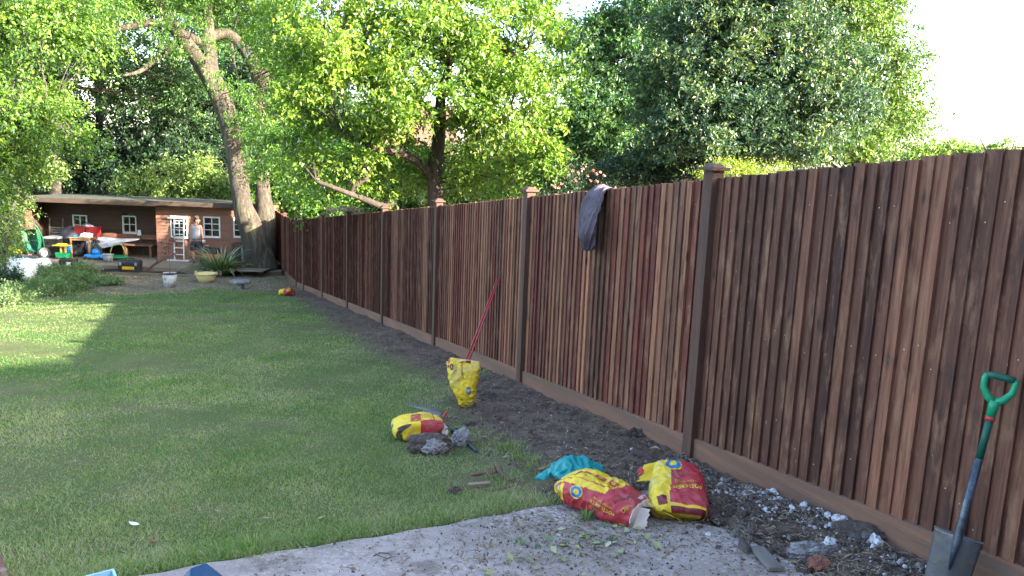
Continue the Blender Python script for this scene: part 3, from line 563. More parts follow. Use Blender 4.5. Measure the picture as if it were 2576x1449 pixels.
# bare branches on the right skyline
bt=thing('dead_tree','leafless twiggy tree on the skyline above the right end of the fence','tree',ft(2500,16)); mb=MB(); o=bt.location
for pts,r0 in [([(2500,420),(2478,372),(2466,350),(2460,318)],.02),([(2478,352),(2495,335),(2530,328)],.007),([(2470,353),(2440,356)],.006),([(2490,378),(2510,372),(2512,390)],.009),([(2485,376),(2450,392)],.007),([(2530,420),(2548,370),(2556,345),(2576,330)],.018),([(2548,368),(2580,372),(2600,360)],.012),([(2520,385),(2545,357),(2576,356)],.009),([(2556,345),(2560,322),(2580,305)],.008)]:
    mb.tube([dep(x,y,15)-o for x,y in pts],[r0*(1-.75*i/(len(pts)-1)) for i in range(len(pts))],6)
mb.build('trunk',M['bark3'],bt,smooth=True)
# brick house beyond the pear
h=dep(930,470,46); hh=thing('distant_house','red brick neighbouring house glimpsed through the leaves behind the pear tree','house',(h.x,h.y,gz(h.x,h.y)),rz=R(-15))
m_=MB(); m_.box((-5,0,-.3),(5,7,5)); m_.build('wall',M['brick'],hh); m_=MB(); m_.add([(-5.3,-.4,4.9),(5.3,-.4,4.9),(5.3,3.5,7.6),(-5.3,3.5,7.6),(-5.3,7.4,4.9),(5.3,7.4,4.9)],[(0,1,2,3),(3,2,5,4),(0,3,4),(1,5,2)]); m_.build('roof',M['tile'],hh)
for x in (-3.6,-.6,2.2):
    m_=MB(); m_.box((x,-.06,3),(x+1.3,-.001,4.2)); wo=m_.build('window',M['white'],hh); m_=MB(); m_.box((x+.08,-.066,3.08),(x+1.22,-.061,4.12)); m_.build('pane',M['glass'],wo)
# ---------------------------------------------------------------- shed, deck and the things on it
ZD=-3.95; SO=atz(397,653,ZD); AV=Vector((math.cos(YAW),-math.sin(YAW),0)); BV=Vector((math.sin(YAW),math.cos(YAW),0))
def SL(a,b,z=0): return SO+AV*a+BV*b+Vector((0,0,z))
RS=-YAW
sh=thing('garden_shed','long low timber shed with an open porch and white windows','shed',SO,RS)
def clad(mb,x0,x1,y,z0,z1,holes,s=-1,step=.125):
    """shiplap boards along x, stepping round the holes"""
    z=z0
    while z<z1-.01:
        zt=min(z+step,z1); segs=[(x0,x1)]
        for hx0,hx1,hz0,hz1 in holes:
            if zt>hz0+.02 and z<hz1-.02:
                n=[]
                for a,b in segs:
                    if hx1<=a or hx0>=b: n.append((a,b)); continue
                    if hx0>a: n.append((a,hx0))
                    if hx1<b: n.append((hx1,b))
                segs=n
        for a,b in segs:
            f0=y+s*.03; f1=y+s*.012
            mb.add([(a,y,z),(b,y,z),(b,y,zt),(a,y,zt),(a,f0,z),(b,f0,z),(b,f1,zt),(a,f1,zt)],[(4,5,6,7) if s<0 else (7,6,5,4),(0,1,5,4),(1,2,6,5),(2,3,7,6),(3,0,4,7),(3,2,1,0)])
        z=zt
wr=[(.52,1.13,.8,1.6),(1.69,2.29,.86,1.62),(2.76,3.4,.9,1.62)]
pw=[(-3.56,-3.02,.62,1.41),(-1.72,-1.2,.78,1.45)]
m=MB(); clad(m,0,3.75,0,0,2.0,wr); m.box((0,.005,0),(.05,.98,1.98)); m.box((3.7,0.005,0),(3.75,3.2,1.98)); m.build('wall',M['shed'],sh)
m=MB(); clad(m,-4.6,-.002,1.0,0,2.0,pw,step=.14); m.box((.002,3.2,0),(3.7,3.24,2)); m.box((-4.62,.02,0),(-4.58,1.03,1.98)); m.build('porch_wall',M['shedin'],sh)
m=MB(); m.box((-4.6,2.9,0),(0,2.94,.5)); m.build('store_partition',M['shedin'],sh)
m=MB(); clad(m,-4.66,-4.42,-.02,0,1.95,[],step=.14); m.build('corner_pier',M['shed'],sh)
m=MB(); m.add([(-4.95,-.45,2.06),(3.3,-.45,2.1),(3.9,3.4,2.0),(-4.95,3.4,1.98),(-4.95,-.45,2.1),(3.3,-.45,2.14),(3.9,3.4,2.04),(-4.95,3.4,2.02)],[(0,3,2,1),(4,5,6,7),(0,1,5,4),(1,2,6,5),(2,3,7,6),(3,0,4,7)])
ro=m.build('roof',M['felt'],sh)
m=MB(); m.box((-4.95,-.475,1.94),(0.2,-.4505,2.085)); m.box((.2005,-.475,1.98),(3.3,-.4505,2.125)); m.build('fascia',M['fascia'],ro)
for x in (-4.3,-2.): m=MB(); m.bar((x,-.4,1.93),(x,.9,1.93),.05,.07); m.build('rafter',M['fascia'],ro)
for (x0,x1,z0,z1) in wr+pw:
    y=0 if x0>0 else 1.0; mt='white' if x0>0 else 'white'; rows=3 if x0>0 else 2
    w_=MB(); t_=.045; f=y-.045
    w_.box((x0,f,z0),(x0+t_,y+.03,z1)); w_.box((x1-t_,f,z0),(x1,y+.03,z1)); w_.box((x0+t_,f,z1-t_),(x1-t_,y+.03,z1)); w_.box((x0+t_,f-.02,z0),(x1-t_,y+.03,z0+.075))
    xm=(x0+x1)/2; w_.box((xm-.012,f+.012,z0+.075),(xm+.012,y,z1-t_))
    for k in range(1,rows):
        zz=z0+.075+(z1-t_-z0-.075)*k/rows; w_.box((x0+t_,f+.014,zz-.012),(xm-.012,y-.002,zz+.012)); w_.box((xm+.012,f+.014,zz-.012),(x1-t_,y-.002,zz+.012))
    wo=w_.build('window',M['white'],sh); w_=MB(); w_.box((x0+t_,y-.012,z0+.07),(x1-t_,y-.006,z1-t_)); w_.build('pane',M['glass'] if x0>0 else M['clear'],wo)
m=MB(); m.box((-3.6,.45,0.0),(-3.56,.95,.02)); 
# deck
def lp(p): v=Vector(p)-SO; return (v.dot(AV),v.dot(BV),v.z)
dk=thing('timber_deck','low weathered timber deck along the front of the shed','deck',SO,RS)
m=MB(); y=-1.78
while y<2.8: m.box((-4.9 if y>-1.2 else -3.4,y,-.03),(4.42-(.05 if y<0 else 0),y+.142,0)); y+=.147
m.build('deck_board',M['deck'],dk)
m=MB(); m.box((-3.4,-1.83,-.19),(3.0,-1.785,-.004)); m.build('fascia',M['sleeper'],dk)
st=thing('sleeper_step','long low timber sleeper forming the step in front of the deck','step',SL(0,-2.0,-.3),RS)
m=MB(); m.box((-1.9,-.12,-.05),(.7,.15,.15)); m.box((.72,-.14,-.05),(2.9,.15,.145)); m.build('sleeper',M['sleeper'],st,bevel=.01)
s2=thing('raised_platform','brown timber platform edge round the foot of the ash tree','platform',SL(3.8,-.9,-.3),RS)
m=MB(); m.box((-.95,-.24,0),(1.02,-.2,.2)); m.build('fascia',M['fascia'],s2)
m=MB(); m.box((-.95,-.1995,.17),(.9,.3,.195)); m.build('deck_board',M['deck'],s2)
D.objects.remove(st.children[0]) if False else None
# ladder
la=thing('ladder','bright aluminium ladder with stabiliser bars standing upright against the shed','ladder',SL(.85,-.16),RS,rot=(R(-3.5),0,RS))
for s in (-.17,.17): m=MB(); m.box((s-.02,-.03,0),(s+.02,.02,1.52)); m.build('rail',M['alu'],la,bevel=.003)
for k in range(6):
    m=MB(); m.box((-.15,-.018,.22+k*.24),(.15,.012,.25+k*.24)); m.build('rung',M['alu'],la)
m=MB(); m.box((-.42,-.055,0.0),(.36,-.031,.05)); m.build('foot_bar',M['alu'],la); m=MB(); m.box((-.4,-.055,1.5),(.33,-.031,1.56)); m.build('top_bar',M['alu'],la)
# person
def skinmesh(name,verts,edges,rad,mat,parent,sub=2,root=0,smooth=True):
    me=D.meshes.new(name); me.from_pydata([Vector(v) for v in verts],edges,[]); o=D.objects.new(name,me); COL.objects.link(o); o.parent=parent
    me.materials.append(mat)
    sk=o.modifiers.new('skin','SKIN'); sk.use_smooth_shade=True
    for i,v in enumerate(me.skin_vertices[0].data):
        r_=rad[i]; v.radius=(r_,r_) if not isinstance(r_,tuple) else r_; v.use_root=(i==root)
    sb=o.modifiers.new('sub','SUBSURF'); sb.levels=sub; sb.render_levels=sub; return o
pe=thing('person','bearded man in a grey vest and dark shorts standing on the deck looking right','person',SL(1.6,-.5),RS)
V=[(0,0,.84),(0,0,.98),(.01,-.01,1.14),(.03,-.02,1.3),(.05,-.03,1.39),(.075,-.035,1.455),(.095,-.04,1.52),(.1,-.04,1.57),
 (-.12,-.01,1.33),(-.19,0,1.1),(-.17,-.04,.9),(-.16,-.06,.84),      # near arm 8-11
 (.19,0,1.31),(.22,.0,1.08),(.27,-.06,.92),(.29,-.08,.87),          # far arm 12-15
 (-.09,0,.78),(-.1,-.02,.45),(-.09,0,.1),(-.1,-.03,.045),(-.08,-.17,.03),   # leg 16-20
 (.09,.02,.78),(.2,.04,.46),(.28,.1,.1),(.28,.07,.045),(.33,-.05,.03)]    # leg 21-25
E_=[(0,1),(1,2),(2,3),(3,4),(4,5),(5,6),(6,7),(3,8),(8,9),(9,10),(10,11),(3,12),(12,13),(13,14),(14,15),(0,16),(16,17),(17,18),(18,19),(19,20),(0,21),(21,22),(22,23),(23,24),(24,25)]
Rr=[(.13,.095),(.12,.09),(.125,.09),(.115,.08),.058,.07,.085,.06,.055,.043,.032,.03,.055,.043,.032,.03,.09,.058,.038,.04,.032,.09,.058,.038,.04,.032]
n0=len(V)
def hand(base,fwd,side,dn):
    global V,E_,Rr
    base=Vector(base); fwd=Vector(fwd).normalized(); side=Vector(side).normalized(); fl=[.07,.08,.075,.06]
    p=len(V); V.append(tuple(base)); E_.append((dn,p)); Rr.append(.03)
    pm_=base+fwd*.05; V.append(tuple(pm_)); E_.append((p,p+1)); Rr.append(.03)
    cu=fwd.cross(side)
    for k in range(4):
        o=side*(k-1.5)*.019; a=pm_+fwd*.02+o; L=fl[k]; q=len(V)
        V.extend([tuple(a),tuple(a+fwd*L*.5+cu*.008),tuple(a+fwd*L*.9+cu*.03)]); E_.extend([(p+1,q),(q,q+1),(q+1,q+2)]); Rr.extend([.009,.008,.007])
    q=len(V); V.extend([tuple(base+side*-.035+fwd*.02),tuple(base+side*-.045+fwd*.055)]); E_.extend([(p,q),(q,q+1)]); Rr.extend([.011,.009])
hand((-.155,-.065,.83),(.1,-.05,-1),(0,-1,0),11); hand((.3,-.09,.86),(.5,-.5,-.4),(.6,.6,0),15)
skinmesh('body',V,E_,Rr,M['skin'],pe)
skinmesh('vest',[(0,0,.8),(0,0,.96),(.01,-.01,1.14),(.03,-.02,1.29),(.035,-.02,1.35)],[(0,1),(1,2),(2,3),(3,4)],[(.205,.155),(.2,.15),(.2,.15),(.175,.135),(.11,.085)],M['vest'],pe)
skinmesh('shorts',[(0,0,.87),(0,0,.8),(-.09,0,.72),(-.115,-.015,.42),(.09,.02,.72),(.19,.035,.48)],[(0,1),(1,2),(2,3),(1,4),(4,5)],[(.2,.155),(.2,.155),.13,.115,.13,.115],M['dgrey'],pe)
skinmesh('hair',[(.04,-.01,1.47),(.055,-.015,1.55),(.085,-.03,1.6),(.12,-.05,1.59)],[(0,1),(1,2),(2,3)],[.066,.085,.082,.05],M['hair'],pe,root=1)
skinmesh('beard',[(.13,-.055,1.4),(.15,-.06,1.43),(.105,-.09,1.45)],[(0,1),(1,2)],[.035,.038,.02],M['hair'],pe,root=1)
hd=MB(); hd.lathe([(.001,-.02),(.016,-.012),(.014,.01),(.001,.03)],(.185,-.06,1.5),8); hd.build('nose',M['skin'],pe,smooth=True)
for s in (-.1,-.02):
    e=MB(); e.lathe([(.001,-.009),(.009,0),(.001,.009)],(.165,s,1.525),8); e.build('eye',M['ink'],pe,smooth=True)
e=MB(); e.lathe([(.001,-.03),(.018,-.01),(.016,.02),(.001,.032)],(.075,-.125,1.505),8); e.build('ear',M['skin'],pe,smooth=True)
for x,y in ((-.1,-.02),(.28,.08)):
    skinmesh('boot',[(x,y+.03,.2),(x,y+.02,.06),(x+.02,y-.13,.045)],[(0,1),(1,2)],[.05,.06,.052],M['black'],pe,root=1)
to=thing('power_tool','grey headed tool held low in the far hand of the person','tool',SL(1.93,-.62,.78),RS)
m=MB(); m.lathe([(.001,-.05),(.05,-.045),(.06,0),(.045,.05),(.001,.055)],(0,0,.02),14); m.build('head',M['alu'],to,smooth=True); m=MB(); m.tube([(-.03,0,.05),(-.06,.02,.12)],[.022,.02],10); m.build('grip',M['redplastic'],to,smooth=True)
# wheelbarrow leaning upside down, dustbin, covered barbecue, folding chair, table, crates ...
wb=thing('wheelbarrow','dark green wheelbarrow tipped up on its nose at the left end of the deck','wheelbarrow',SL(-3.95,-1.0),RS-.2)
m=MB(); prof=[(-.42,.12),(-.2,.02),(.1,0),(.4,.06)]
V=[(-.30,-.02,1.02),(.30,0,1.05),(.38,.0,.55),(.30,0,.22),(-.05,0,.3),(-.28,0,.6)]; V2=[(x*.62+.05,.24,z*.8+.16) for x,y,z in V]
m.add(V+V2,[tuple(range(6,12)),*[(i,(i+1)%6,(i+1)%6+6,i+6) for i in range(6)]]); to_=m.build('tray',M['greenpaint'],wb,bevel=.02); sm=to_.modifiers.new('s','SOLIDIFY'); sm.thickness=.012
for s in (-1,1):
    m=MB(); m.tube([(.33*s-.0,.3,.25),(.3*s,.26,.75),(.3*s-.04,.1,1.12),(.26*s-.22,-.05,1.4)],.016,8); m.build('handle',M['greenpaint'],wb,smooth=True)
m=MB(); m.tube([(-.1,-.12,.45),(.1,-.15,.2),(.28,-.15,.04),(.42,-.12,.02),(.48,-.1,.08)],.016,8); m.build('leg',M['greenpaint'],wb,smooth=True)
m=MB(); Mw=Matrix.Translation((.44,.12,.21))@Matrix.Rotation(R(70),4,'Z')@Matrix.Rotation(R(90),4,'X'); m.lathe([(.12,-.04),(.2,-.045),(.21,0),(.2,.045),(.12,.04)],n=24,M=Mw,closed=True); wh=m.build('wheel',M['black'],wb,smooth=True)
m=MB(); m.lathe([(.05,-.047),(.11,-.047),(.11,.047),(.05,.047)],n=20,M=Mw,closed=True); m.build('rim',M['alu'],wh)
ch=thing('folding_chair','slatted wooden folding chair leaning in the dark corner of the porch','chair',SL(-4.0,.55),RS)
for s in (-.24,.24): m=MB(); m.bar((s,0,0),(s,.15,1.28),.035,.03); m.build('leg',M['greywood'],ch)
for k in range(7): m=MB(); m.box((-.22,.04+k*.016,.4+k*.085),(.22,.06+k*.016,.445+k*.085)); m.build('slat',M['greywood'],ch)
bq=thing('covered_barbecue','round barbecue under a dark grey cloth cover beside the wheelbarrow','barbecue',SL(-3.1,.1),RS)
m=MB(); m.lathe([(.38,.06),(.4,.2),(.36,.45),(.4,.62),(.41,.72),(.36,.9),(.25,1.02),(.02,1.08)],n=26)
m.v=[(x*(1+.05*math.sin(math.atan2(y,x)*7+z*3)),y*(1+.05*math.sin(math.atan2(y,x)*7)),z) for x,y,z in m.v]; m.build('cover',M['dgrey'],bq,smooth=True)
m=MB(); m.lathe([(.3,0),(.31,.05)],n=20,closed=True); m.build('base',M['black'],bq)
bn=thing('storage_box','dark grey lidded plastic box behind the wheelbarrow wheel','box',SL(-3.5,-.35),RS)
m=MB(); m.box((-.2,-.2,0),(.25,.25,.66),taper=-.02); m.build('body',M['black'],bn,bevel=.02); m=MB(); m.box((-.24,-.24,.661),(.29,.29,.74)); m.build('lid',M['grey'],bn,bevel=.02)
pa=thing('folded_parasol','dark blue grey folded parasol leaning behind the barbecue','parasol',SL(-2.65,.3),RS)
m=MB(); m.tube([(.2,0,.0),(.12,.1,.5),(-.05,.2,.95),(-.2,.3,1.15)],[.2,.28,.22,.05],12,wob=.4); m.build('canopy',M['greycanvas'],pa,smooth=True)
tb=thing('pine_table','small pine table standing in the porch with things piled on it','table',SL(-2.55,-.15),RS)
m=MB(); m.box((-.36,-.3,.71),(.37,.3,.735)); m.build('table_top',M['pine'],tb,bevel=.005)
m=MB(); m.box((-.32,-.26,.63),(.33,-.235,.709)); m.box((-.32,.235,.63),(.33,.26,.709)); m.build('apron',M['pine'],tb)
for x in (-.33,.31):
    for y in (-.28,.24): m=MB(); m.box((x,y,0),(x+.045,y+.045,.7095)); m.build('leg',M['pine'],tb)
for i,(x,lab) in enumerate(((-.02,'left one of the two red plastic crates on the pine table'),(.0,'right one of the two red plastic crates on the pine table'))):
    c=thing('plastic_crate',lab,'crate',SL(-2.68+i*.42,.0,.736),RS,group='red crates on the table')
    m=MB(); m.box((-.165,-.13,0),(.165,.13,.33),taper=-.03)
    m.f=[f for j,f in enumerate(m.f) if j!=1]; m.m=[0]*5; o=m.build('body',M['redplastic'],c); s_=o.modifiers.new('s','SOLIDIFY'); s_.thickness=.012
    m=MB(); 
    for a,b in (((-.215,-.175,.315),(.215,-.16,.345)),((-.215,.16,.315),(.215,.175,.345)),((-.215,-.16,.315),(-.2,.16,.345)),((.2,-.16,.315),(.215,.16,.345))): m.box(a,b)
    m.build('rim',M['redplastic'],c)
def blob(name,label,cat,loc,dims,mat,amp=.25,fr=2.,seed=0,sub=4,rz=0,flat=True,group=None,parts=None,smooth=True):
    if loc[1]<9 and 'Sl' not in name: loc=Vector(loc); loc.z+=float(ground_h(np.array([loc.x]),np.array([loc.y]))[0])-gz(loc.x,loc.y) if not (loc.y<3.84 and loc.x<2.75) else .012
    b=bmesh.new(); bmesh.ops.create_icosphere(b,subdivisions=sub,radius=1)
    for v in b.verts:
        p=v.co.copy(); k=1+amp*noise.noise(p*fr+Vector((seed*3.1,seed,seed*.7)))+amp*.45*noise.noise(p*fr*2.7+Vector((seed,0,5)))+amp*.2*noise.noise(p*fr*6.+Vector((seed,3,5)))
        v.co=Vector((p.x*dims[0]*k,p.y*dims[1]*k,p.z*dims[2]*k))
        if flat and v.co.z<-dims[2]*.55: v.co.z=-dims[2]*.55
        v.co.z+=dims[2]*.5
    me=D.meshes.new(name); b.to_mesh(me); b.free(); me.materials.append(mat)
    if smooth: me.polygons.foreach_set('use_smooth',[True]*len(me.polygons))
    o=D.objects.new(name,me); COL.objects.link(o); o.location=loc; o.rotation_euler=(0,0,rz); return tag(o,label,cat,group)
blob('carrier_bag','crumpled white and grey carrier bag lying on the pine table','bag',SL(-2.4,-.22,.736),(.2,.1,.1),M['canvas'],.5,2.5,3)
blob('blue_rag','small bright blue cloth on the left corner of the pine table','cloth',SL(-2.8,-.2,.736),(.09,.07,.045),M['toyblue'],.5,2,4,3)
cs=thing('canvas_sheet','pale grey canvas sheet draped from the table over the bench','sheet',SL(-2.1,-.02,.0),RS)
V=[];F=[];n1,n2=26,14
for i in range(n1):
    u=i/(n1-1)
    for j in range(n2):
        v=j/(n2-1); x=-.1+1.5*u; z=.71-.02*u-v*(.4*(1-u)**.6*(.5+.7*(1-u))) ; y=.15-.34*min(1,v*2.2)+.025*math.sin(u*14+v*4)
        V.append((x,y,z+.015*math.sin(u*9+v*7)))
for i in range(n1-1):
    for j in range(n2-1): a=i*n2+j; F.append((a,a+n2,a+n2+1,a+1))
o=npmesh('sheet',V,F,M['greycanvas'],cs,smooth=True); s_=o.modifiers.new('s','SOLIDIFY'); s_.thickness=.01; o.data.materials[0]=M['sailgrey']
bc=thing('timber_bench','rough timber bench along the back of the porch','bench',SL(-1.5,.68),RS)
m=MB(); m.box((-1.3,-.2,.40),(1.1,.2,.45)); m.build('seat',M['shed'],bc)
for x in (-1.2,0,.95): m=MB(); m.box((x,-.16,0),(x+.08,.16,.399)); m.build('leg',M['shed'],bc)
m=MB(); m.box((-1.3,.21,.6),(1.1,.235,.78)); m.build('backrest',M['shed'],bc)
tc=thing('toy_cart','green toy cart with a yellow roof and blue panel under the table end','toy',SL(-2.95,-.75),RS); tc.scale=(.72,.72,.68)
m=MB(); m.box((-.27,-.17,.06),(.27,.17,.34),taper=-.03); m.build('tub',M['toygreen'],tc,bevel=.02)
for x in (-.1,.12): m=MB(); m.box((x-.035,-.02,.3),(x+.035,.02,.68)); m.build('post',M['toyyel'],tc)
m=MB(); m.box((-.4,-.2,.68),(.32,.2,.72)); m.box((-.28,-.15,.7201),(.2,.15,.8),taper=.07); m.build('roof',M['toyyel'],tc,bevel=.01)
m=MB(); m.box((-.04,.06,.36),(.33,.1,.68)); m.build('panel',M['toyblue'],tc,bevel=.01)
for x in (-.2,.2): m=MB(); m.lathe([(.001,-.03),(.07,-.03),(.07,.03),(.001,.03)],M=Matrix.Translation((x,-.21,.07))@Matrix.Rotation(R(90),4,'X'),n=14); m.build('wheel',M['black'],tc)
tr_=thing('toy_car','blue toy ride on car with a domed cover beneath the table','toy',SL(-1.95,-.55),RS); tr_.scale=(.8,.8,.75)
m=MB(); m.box((-.42,-.2,.08),(.42,.2,.24),taper=.03); m.build('body',M['toyblue'],tr_,bevel=.03)
m=MB(); m.lathe([(.17,0),(.165,.12),(.14,.2),(.08,.26),(.001,.28)],(.05,0,.241),18); m.build('dome',M['toyblue'],tr_,smooth=True)
for x in (-.3,.3): m=MB(); m.lathe([(.001,-.03),(.08,-.03),(.08,.03),(.001,.03)],M=Matrix.Translation((x,-.23,.08))@Matrix.Rotation(R(90),4,'X'),n=14); m.build('wheel',M['black'],tr_)
blob('rucksack','small black rucksack slumped behind the blue toy car','bag',SL(-2.05,-.15,0),(.2,.15,.42),M['black'],.2,2,6)
tg=thing('baby_walker','lime framed baby play walker on the deck beside the bucket','toy',SL(-1.15,-.55),RS); tg.scale=(.78,.78,.62)
m=MB(); m.tube([(-.36,0,.2),(-.3,0,.55),(-.2,0,.86),(-.08,0,.97),(.1,0,.97),(.24,0,.84),(.34,0,.5),(.4,0,.2)],.022,8); m.build('frame',M['lime'],tg,smooth=True)
m=MB(); m.lathe([(.33,.12),(.48,.16),(.5,.22),(.42,.27),(.34,.22)],n=28,M=Matrix.Scale(.62,4,(0,1,0))); m.build('tray',M['toygreen'],tg,smooth=True)
for x in (-.42,.42): m=MB(); m.box((x-.035,-.06,0),(x+.035,.0,.14)); m.build('leg',M['toyyel'],tg)
def pail(name,lab,loc,r0,r1,h,mat,rimm=None,cat='bucket',n=28,handles=False,sq=1):
    t=thing(name,lab,cat,loc,RS); m=MB(); S_=Matrix.Scale(sq,4,(0,1,0)); m.lathe([(r0,0),(r1,h),(r1-.012,h),(r0-.012,.02),(.001,.02)],n=n,M=S_); m.build('body',mat,t,smooth=False).data.polygons.foreach_set('use_smooth',[True]*(n*4)+[False])
    m=MB(); m.lathe([(r1-.004,h-.03),(r1+.014,h-.03),(r1+.014,h+.004),(r1-.014,h+.004)],n=n,M=S_); m.f=m.f[:-1]; m.m=m.m[:-1]; m.build('rim',rimm or mat,t,smooth=True)
    if handles:
        for s in (-1,1): m=MB(); m.tube([(s*(r1-.06),-.05,h),(s*(r1+.01),-.03,h+.05),(s*(r1+.01),.03,h+.05),(s*(r1-.06),.05,h)],.014,8); m.build('handle',mat,t,smooth=True)
    return t
pail('metal_bucket','dull grey bucket on the deck in front of the play walker',SL(-1.22,-1.05),.13,.17,.28,M['grey'])
br=thing('hanging_broom','pale headed long handled brush leaning on the porch wall right of the bench','brush',SL(-1.05,.86),RS)
m=MB(); m.tube([(0,0,.85),(.12,0,.05)],.012,8); m.build('handle',M['greywood'],br); m=MB(); m.box((-.08,-.02,.75),(.07,.02,.95),taper=.02); m.build('head',M['canvas'],br)
bb=thing('toolbox','black toolbox with a yellow badge on the sleeper step','toolbox',SL(.02,-2.0,-.15),RS)
m=MB(); m.box((-.34,-.13,0),(.34,.13,.29),taper=-.012); m.build('body',M['black'],bb,bevel=.015); m=MB(); m.box((-.36,-.145,.2905),(.36,.145,.4),taper=.02); m.build('lid',M['black'],bb,bevel=.015)
m=MB(); m.tube([(-.14,0,.39),(-.13,0,.45),(.13,0,.45),(.14,0,.39)],.018,8); m.build('handle',M['black'],bb,smooth=True)
m=MB(); m.box((-.2,-.152,.09),(.2,-.146,.19)); m.build('badge',M['toyyel'],bb)
for x in (-.26,.26): m=MB(); m.box((x-.04,-.165,.23),(x+.04,-.1485,.33)); m.build('latch',M['grey'],bb)
tray=thing('paint_tray','shallow black tray lying on the sleeper step','tray',SL(-.62,-2.02,-.15),RS+.1)
m=MB(); m.box((-.26,-.1,0),(.26,.1,.02)); m.build('base',M['black'],tray); m=MB()
for a,b in (((-.28,-.12,.0),(.28,-.1005,.06)),((-.28,.1005,.0),(.28,.12,.06)),((-.28,-.1,.0),(-.2605,.1,.06)),((.2605,-.1,.0),(.28,.1,.06))): m.box(a,b)
m.build('rim',M['black'],tray)
cr=thing('storage_tub','black plastic tub with a white label half hidden by the flower bed','tub',SL(-2.0,-2.05,-.25),RS)
m=MB(); m.box((-.22,-.16,0),(.22,.16,.44),taper=-.02); m.build('body',M['black'],cr,bevel=.02); m=MB(); m.box((.02,-.192,.24),(.18,-.186,.38)); m.build('label',M['white'],cr)
bt_=thing('white_box','small white box with a red stripe at the end of the sleeper step','box',SL(-1.75,-2.25,-.25),RS)
m=MB(); m.box((-.1,-.08,0),(.3,.08,.2)); m.build('body',M['bucket'],bt_); m=MB(); m.box((0,-.084,.08),(.12,-.0805,.11)); m.build('stripe',M['red'],bt_)
for i in range(15):
    g=random.Random(100+i); x=1.0+g.uniform(-.35,.45); L=g.uniform(.9,1.5); an=g.uniform(-.25,.25); y=-2.0+g.uniform(-.06,.12); z=-.148+.022*(i//5)
    dx,dy=math.cos(an)*L/2,math.sin(an)*.25
    a=(x-dx,y-dy*.3,z); b=(x+dx*.7,y+dy*.3,z+.01)
    if i>=12: a=(.55,-1.95,-.07); b=(.95+.1*(i-12),-1.55+.2*(i-12),.14+.02*i)
    t=thing('scrap_plank',['longer red brown offcut in the pile right of the toolbox','splintered red brown strip propped up on the scrap pile'][int(i>=12)],'plank',SL(*a),RS,group='red brown timber scraps heaped on the step')
    m=MB(); v=Vector(b)-Vector(a); m.bar((0,0,0),v,.07,.012); m.build('board',M['cap'],t)
# orange mower box, phormium, tubs, reel, blue sack, stone stool, white sheet
mo=thing('lawn_mower','orange and black lawn mower half hidden behind the strap leaved plant','mower',SL(2.15,-.35),RS)
m=MB(); m.box((-.32,-.25,.08),(.36,.25,.34),taper=.03); m.build('deck',M['orange'],mo,bevel=.03); m=MB(); m.box((-.28,-.2,.3401),(.2,.2,.55),taper=.06); m.build('engine_cover',M['black'],mo,bevel=.03)
m=MB(); m.tube([(-.28,-.18,.4),(-.27,-.15,.62),(-.1,-.15,.66)],.018,8); m.build('handle',M['grey'],mo,smooth=True)
for x in (-.26,.3): m=MB(); m.lathe([(.001,-.03),(.1,-.03),(.1,.03),(.001,.03)],M=Matrix.Translation((x,-.28,.1))@Matrix.Rotation(R(90),4,'X'),n=16); m.build('wheel',M['black'],mo)
ph=SL(2.85,-1.45,-.28)
def strap(name,label,loc,n,L0,wd,mat,seed,cat):
    g=np.random.default_rng(seed); t=thing(name,label,cat,loc); V=[];F=[]; S=8
    for i in range(n):
        a=g.uniform(0,6.28); L=L0*g.uniform(.6,1.08); e=g.uniform(.55,1.35); d=Vector((math.cos(a),math.sin(a),0)); r0=g.uniform(.02,.2); tw_=g.uniform(-.6,.6); dr=g.uniform(.5,1.5)
        s=Vector((-d.y,d.x,0)); s=(s*math.cos(tw_)+Vector((0,0,1))*math.sin(tw_)*.5).normalized(); p=d*r0; ang=e; k0=len(V)
        for j in range(S+1):
            u=j/S; w_=wd*(1-u**2.2)*.5+.002
            V+= [tuple(p-s*w_),tuple(p+Vector((0,0,-w_*.4))),tuple(p+s*w_)]
            ang=e-dr*u**1.6*1.5; p=p+(d*math.cos(ang)+Vector((0,0,1))*math.sin(ang))*(L/S)
        for j in range(S):
            b=k0+j*3; F+=[(b,b+1,b+4,b+3),(b+1,b+2,b+5,b+4)]
    npmesh('leaf_clump',V,F,mat,t,smooth=True); m=MB(); m.tube([(0,0,-.02),(0,0,.18)],[.16,.08],10); m.build('stem',M['bark3'],t); return t
strap('flax_plant','big spiky clump of striped strap leaves in front of the shed',ph,150,1.45,.075,M['lf_phorm'],5,'plant')
pail('rubber_trug','pale yellow rubber trug with two handles in front of the strap leaved plant',atz(520,716,-4.19)+Vector((0,.25,0)),.2,.335,.33,M['tubyellow'],cat='trug',handles=True)
bk_=pail('plant_pot','off white plastic bucket holding a thin red leaved sapling',atz(428,724,-4.13)+Vector((0,.1,0)),.165,.205,.44,M['bucket'],M['dgrey'])
m=MB(); m.lathe([(.03,0),(.045,0),(.045,.003),(.03,.003)],n=20,M=Matrix.Translation((-.062,-.181,.28))@Matrix.Rotation(R(-19),4,'Z')@Matrix.Rotation(R(95),4,'X')); m.f=m.f[:-1]; m.m=m.m[:-1]; m.build('emblem',M['dgrey'],bk_)
m=MB(); m.lathe([(.001,.40),(.19,.40),(.19,.41),(.001,.415)],n=20); m.build('compost',M['soil'],bk_)
ac=thing('acer_sapling','thin red leaved acer sapling growing in the off white bucket','sapling',Vector(bk_.location)+Vector((0,0,.41)))
m=MB(); m.tube([(0,0,0),(.02,0,.3),(-.01,.01,.6),(.0,0,.95)],[.012,.01,.008,.004],6)
g=random.Random(2); ends=[]
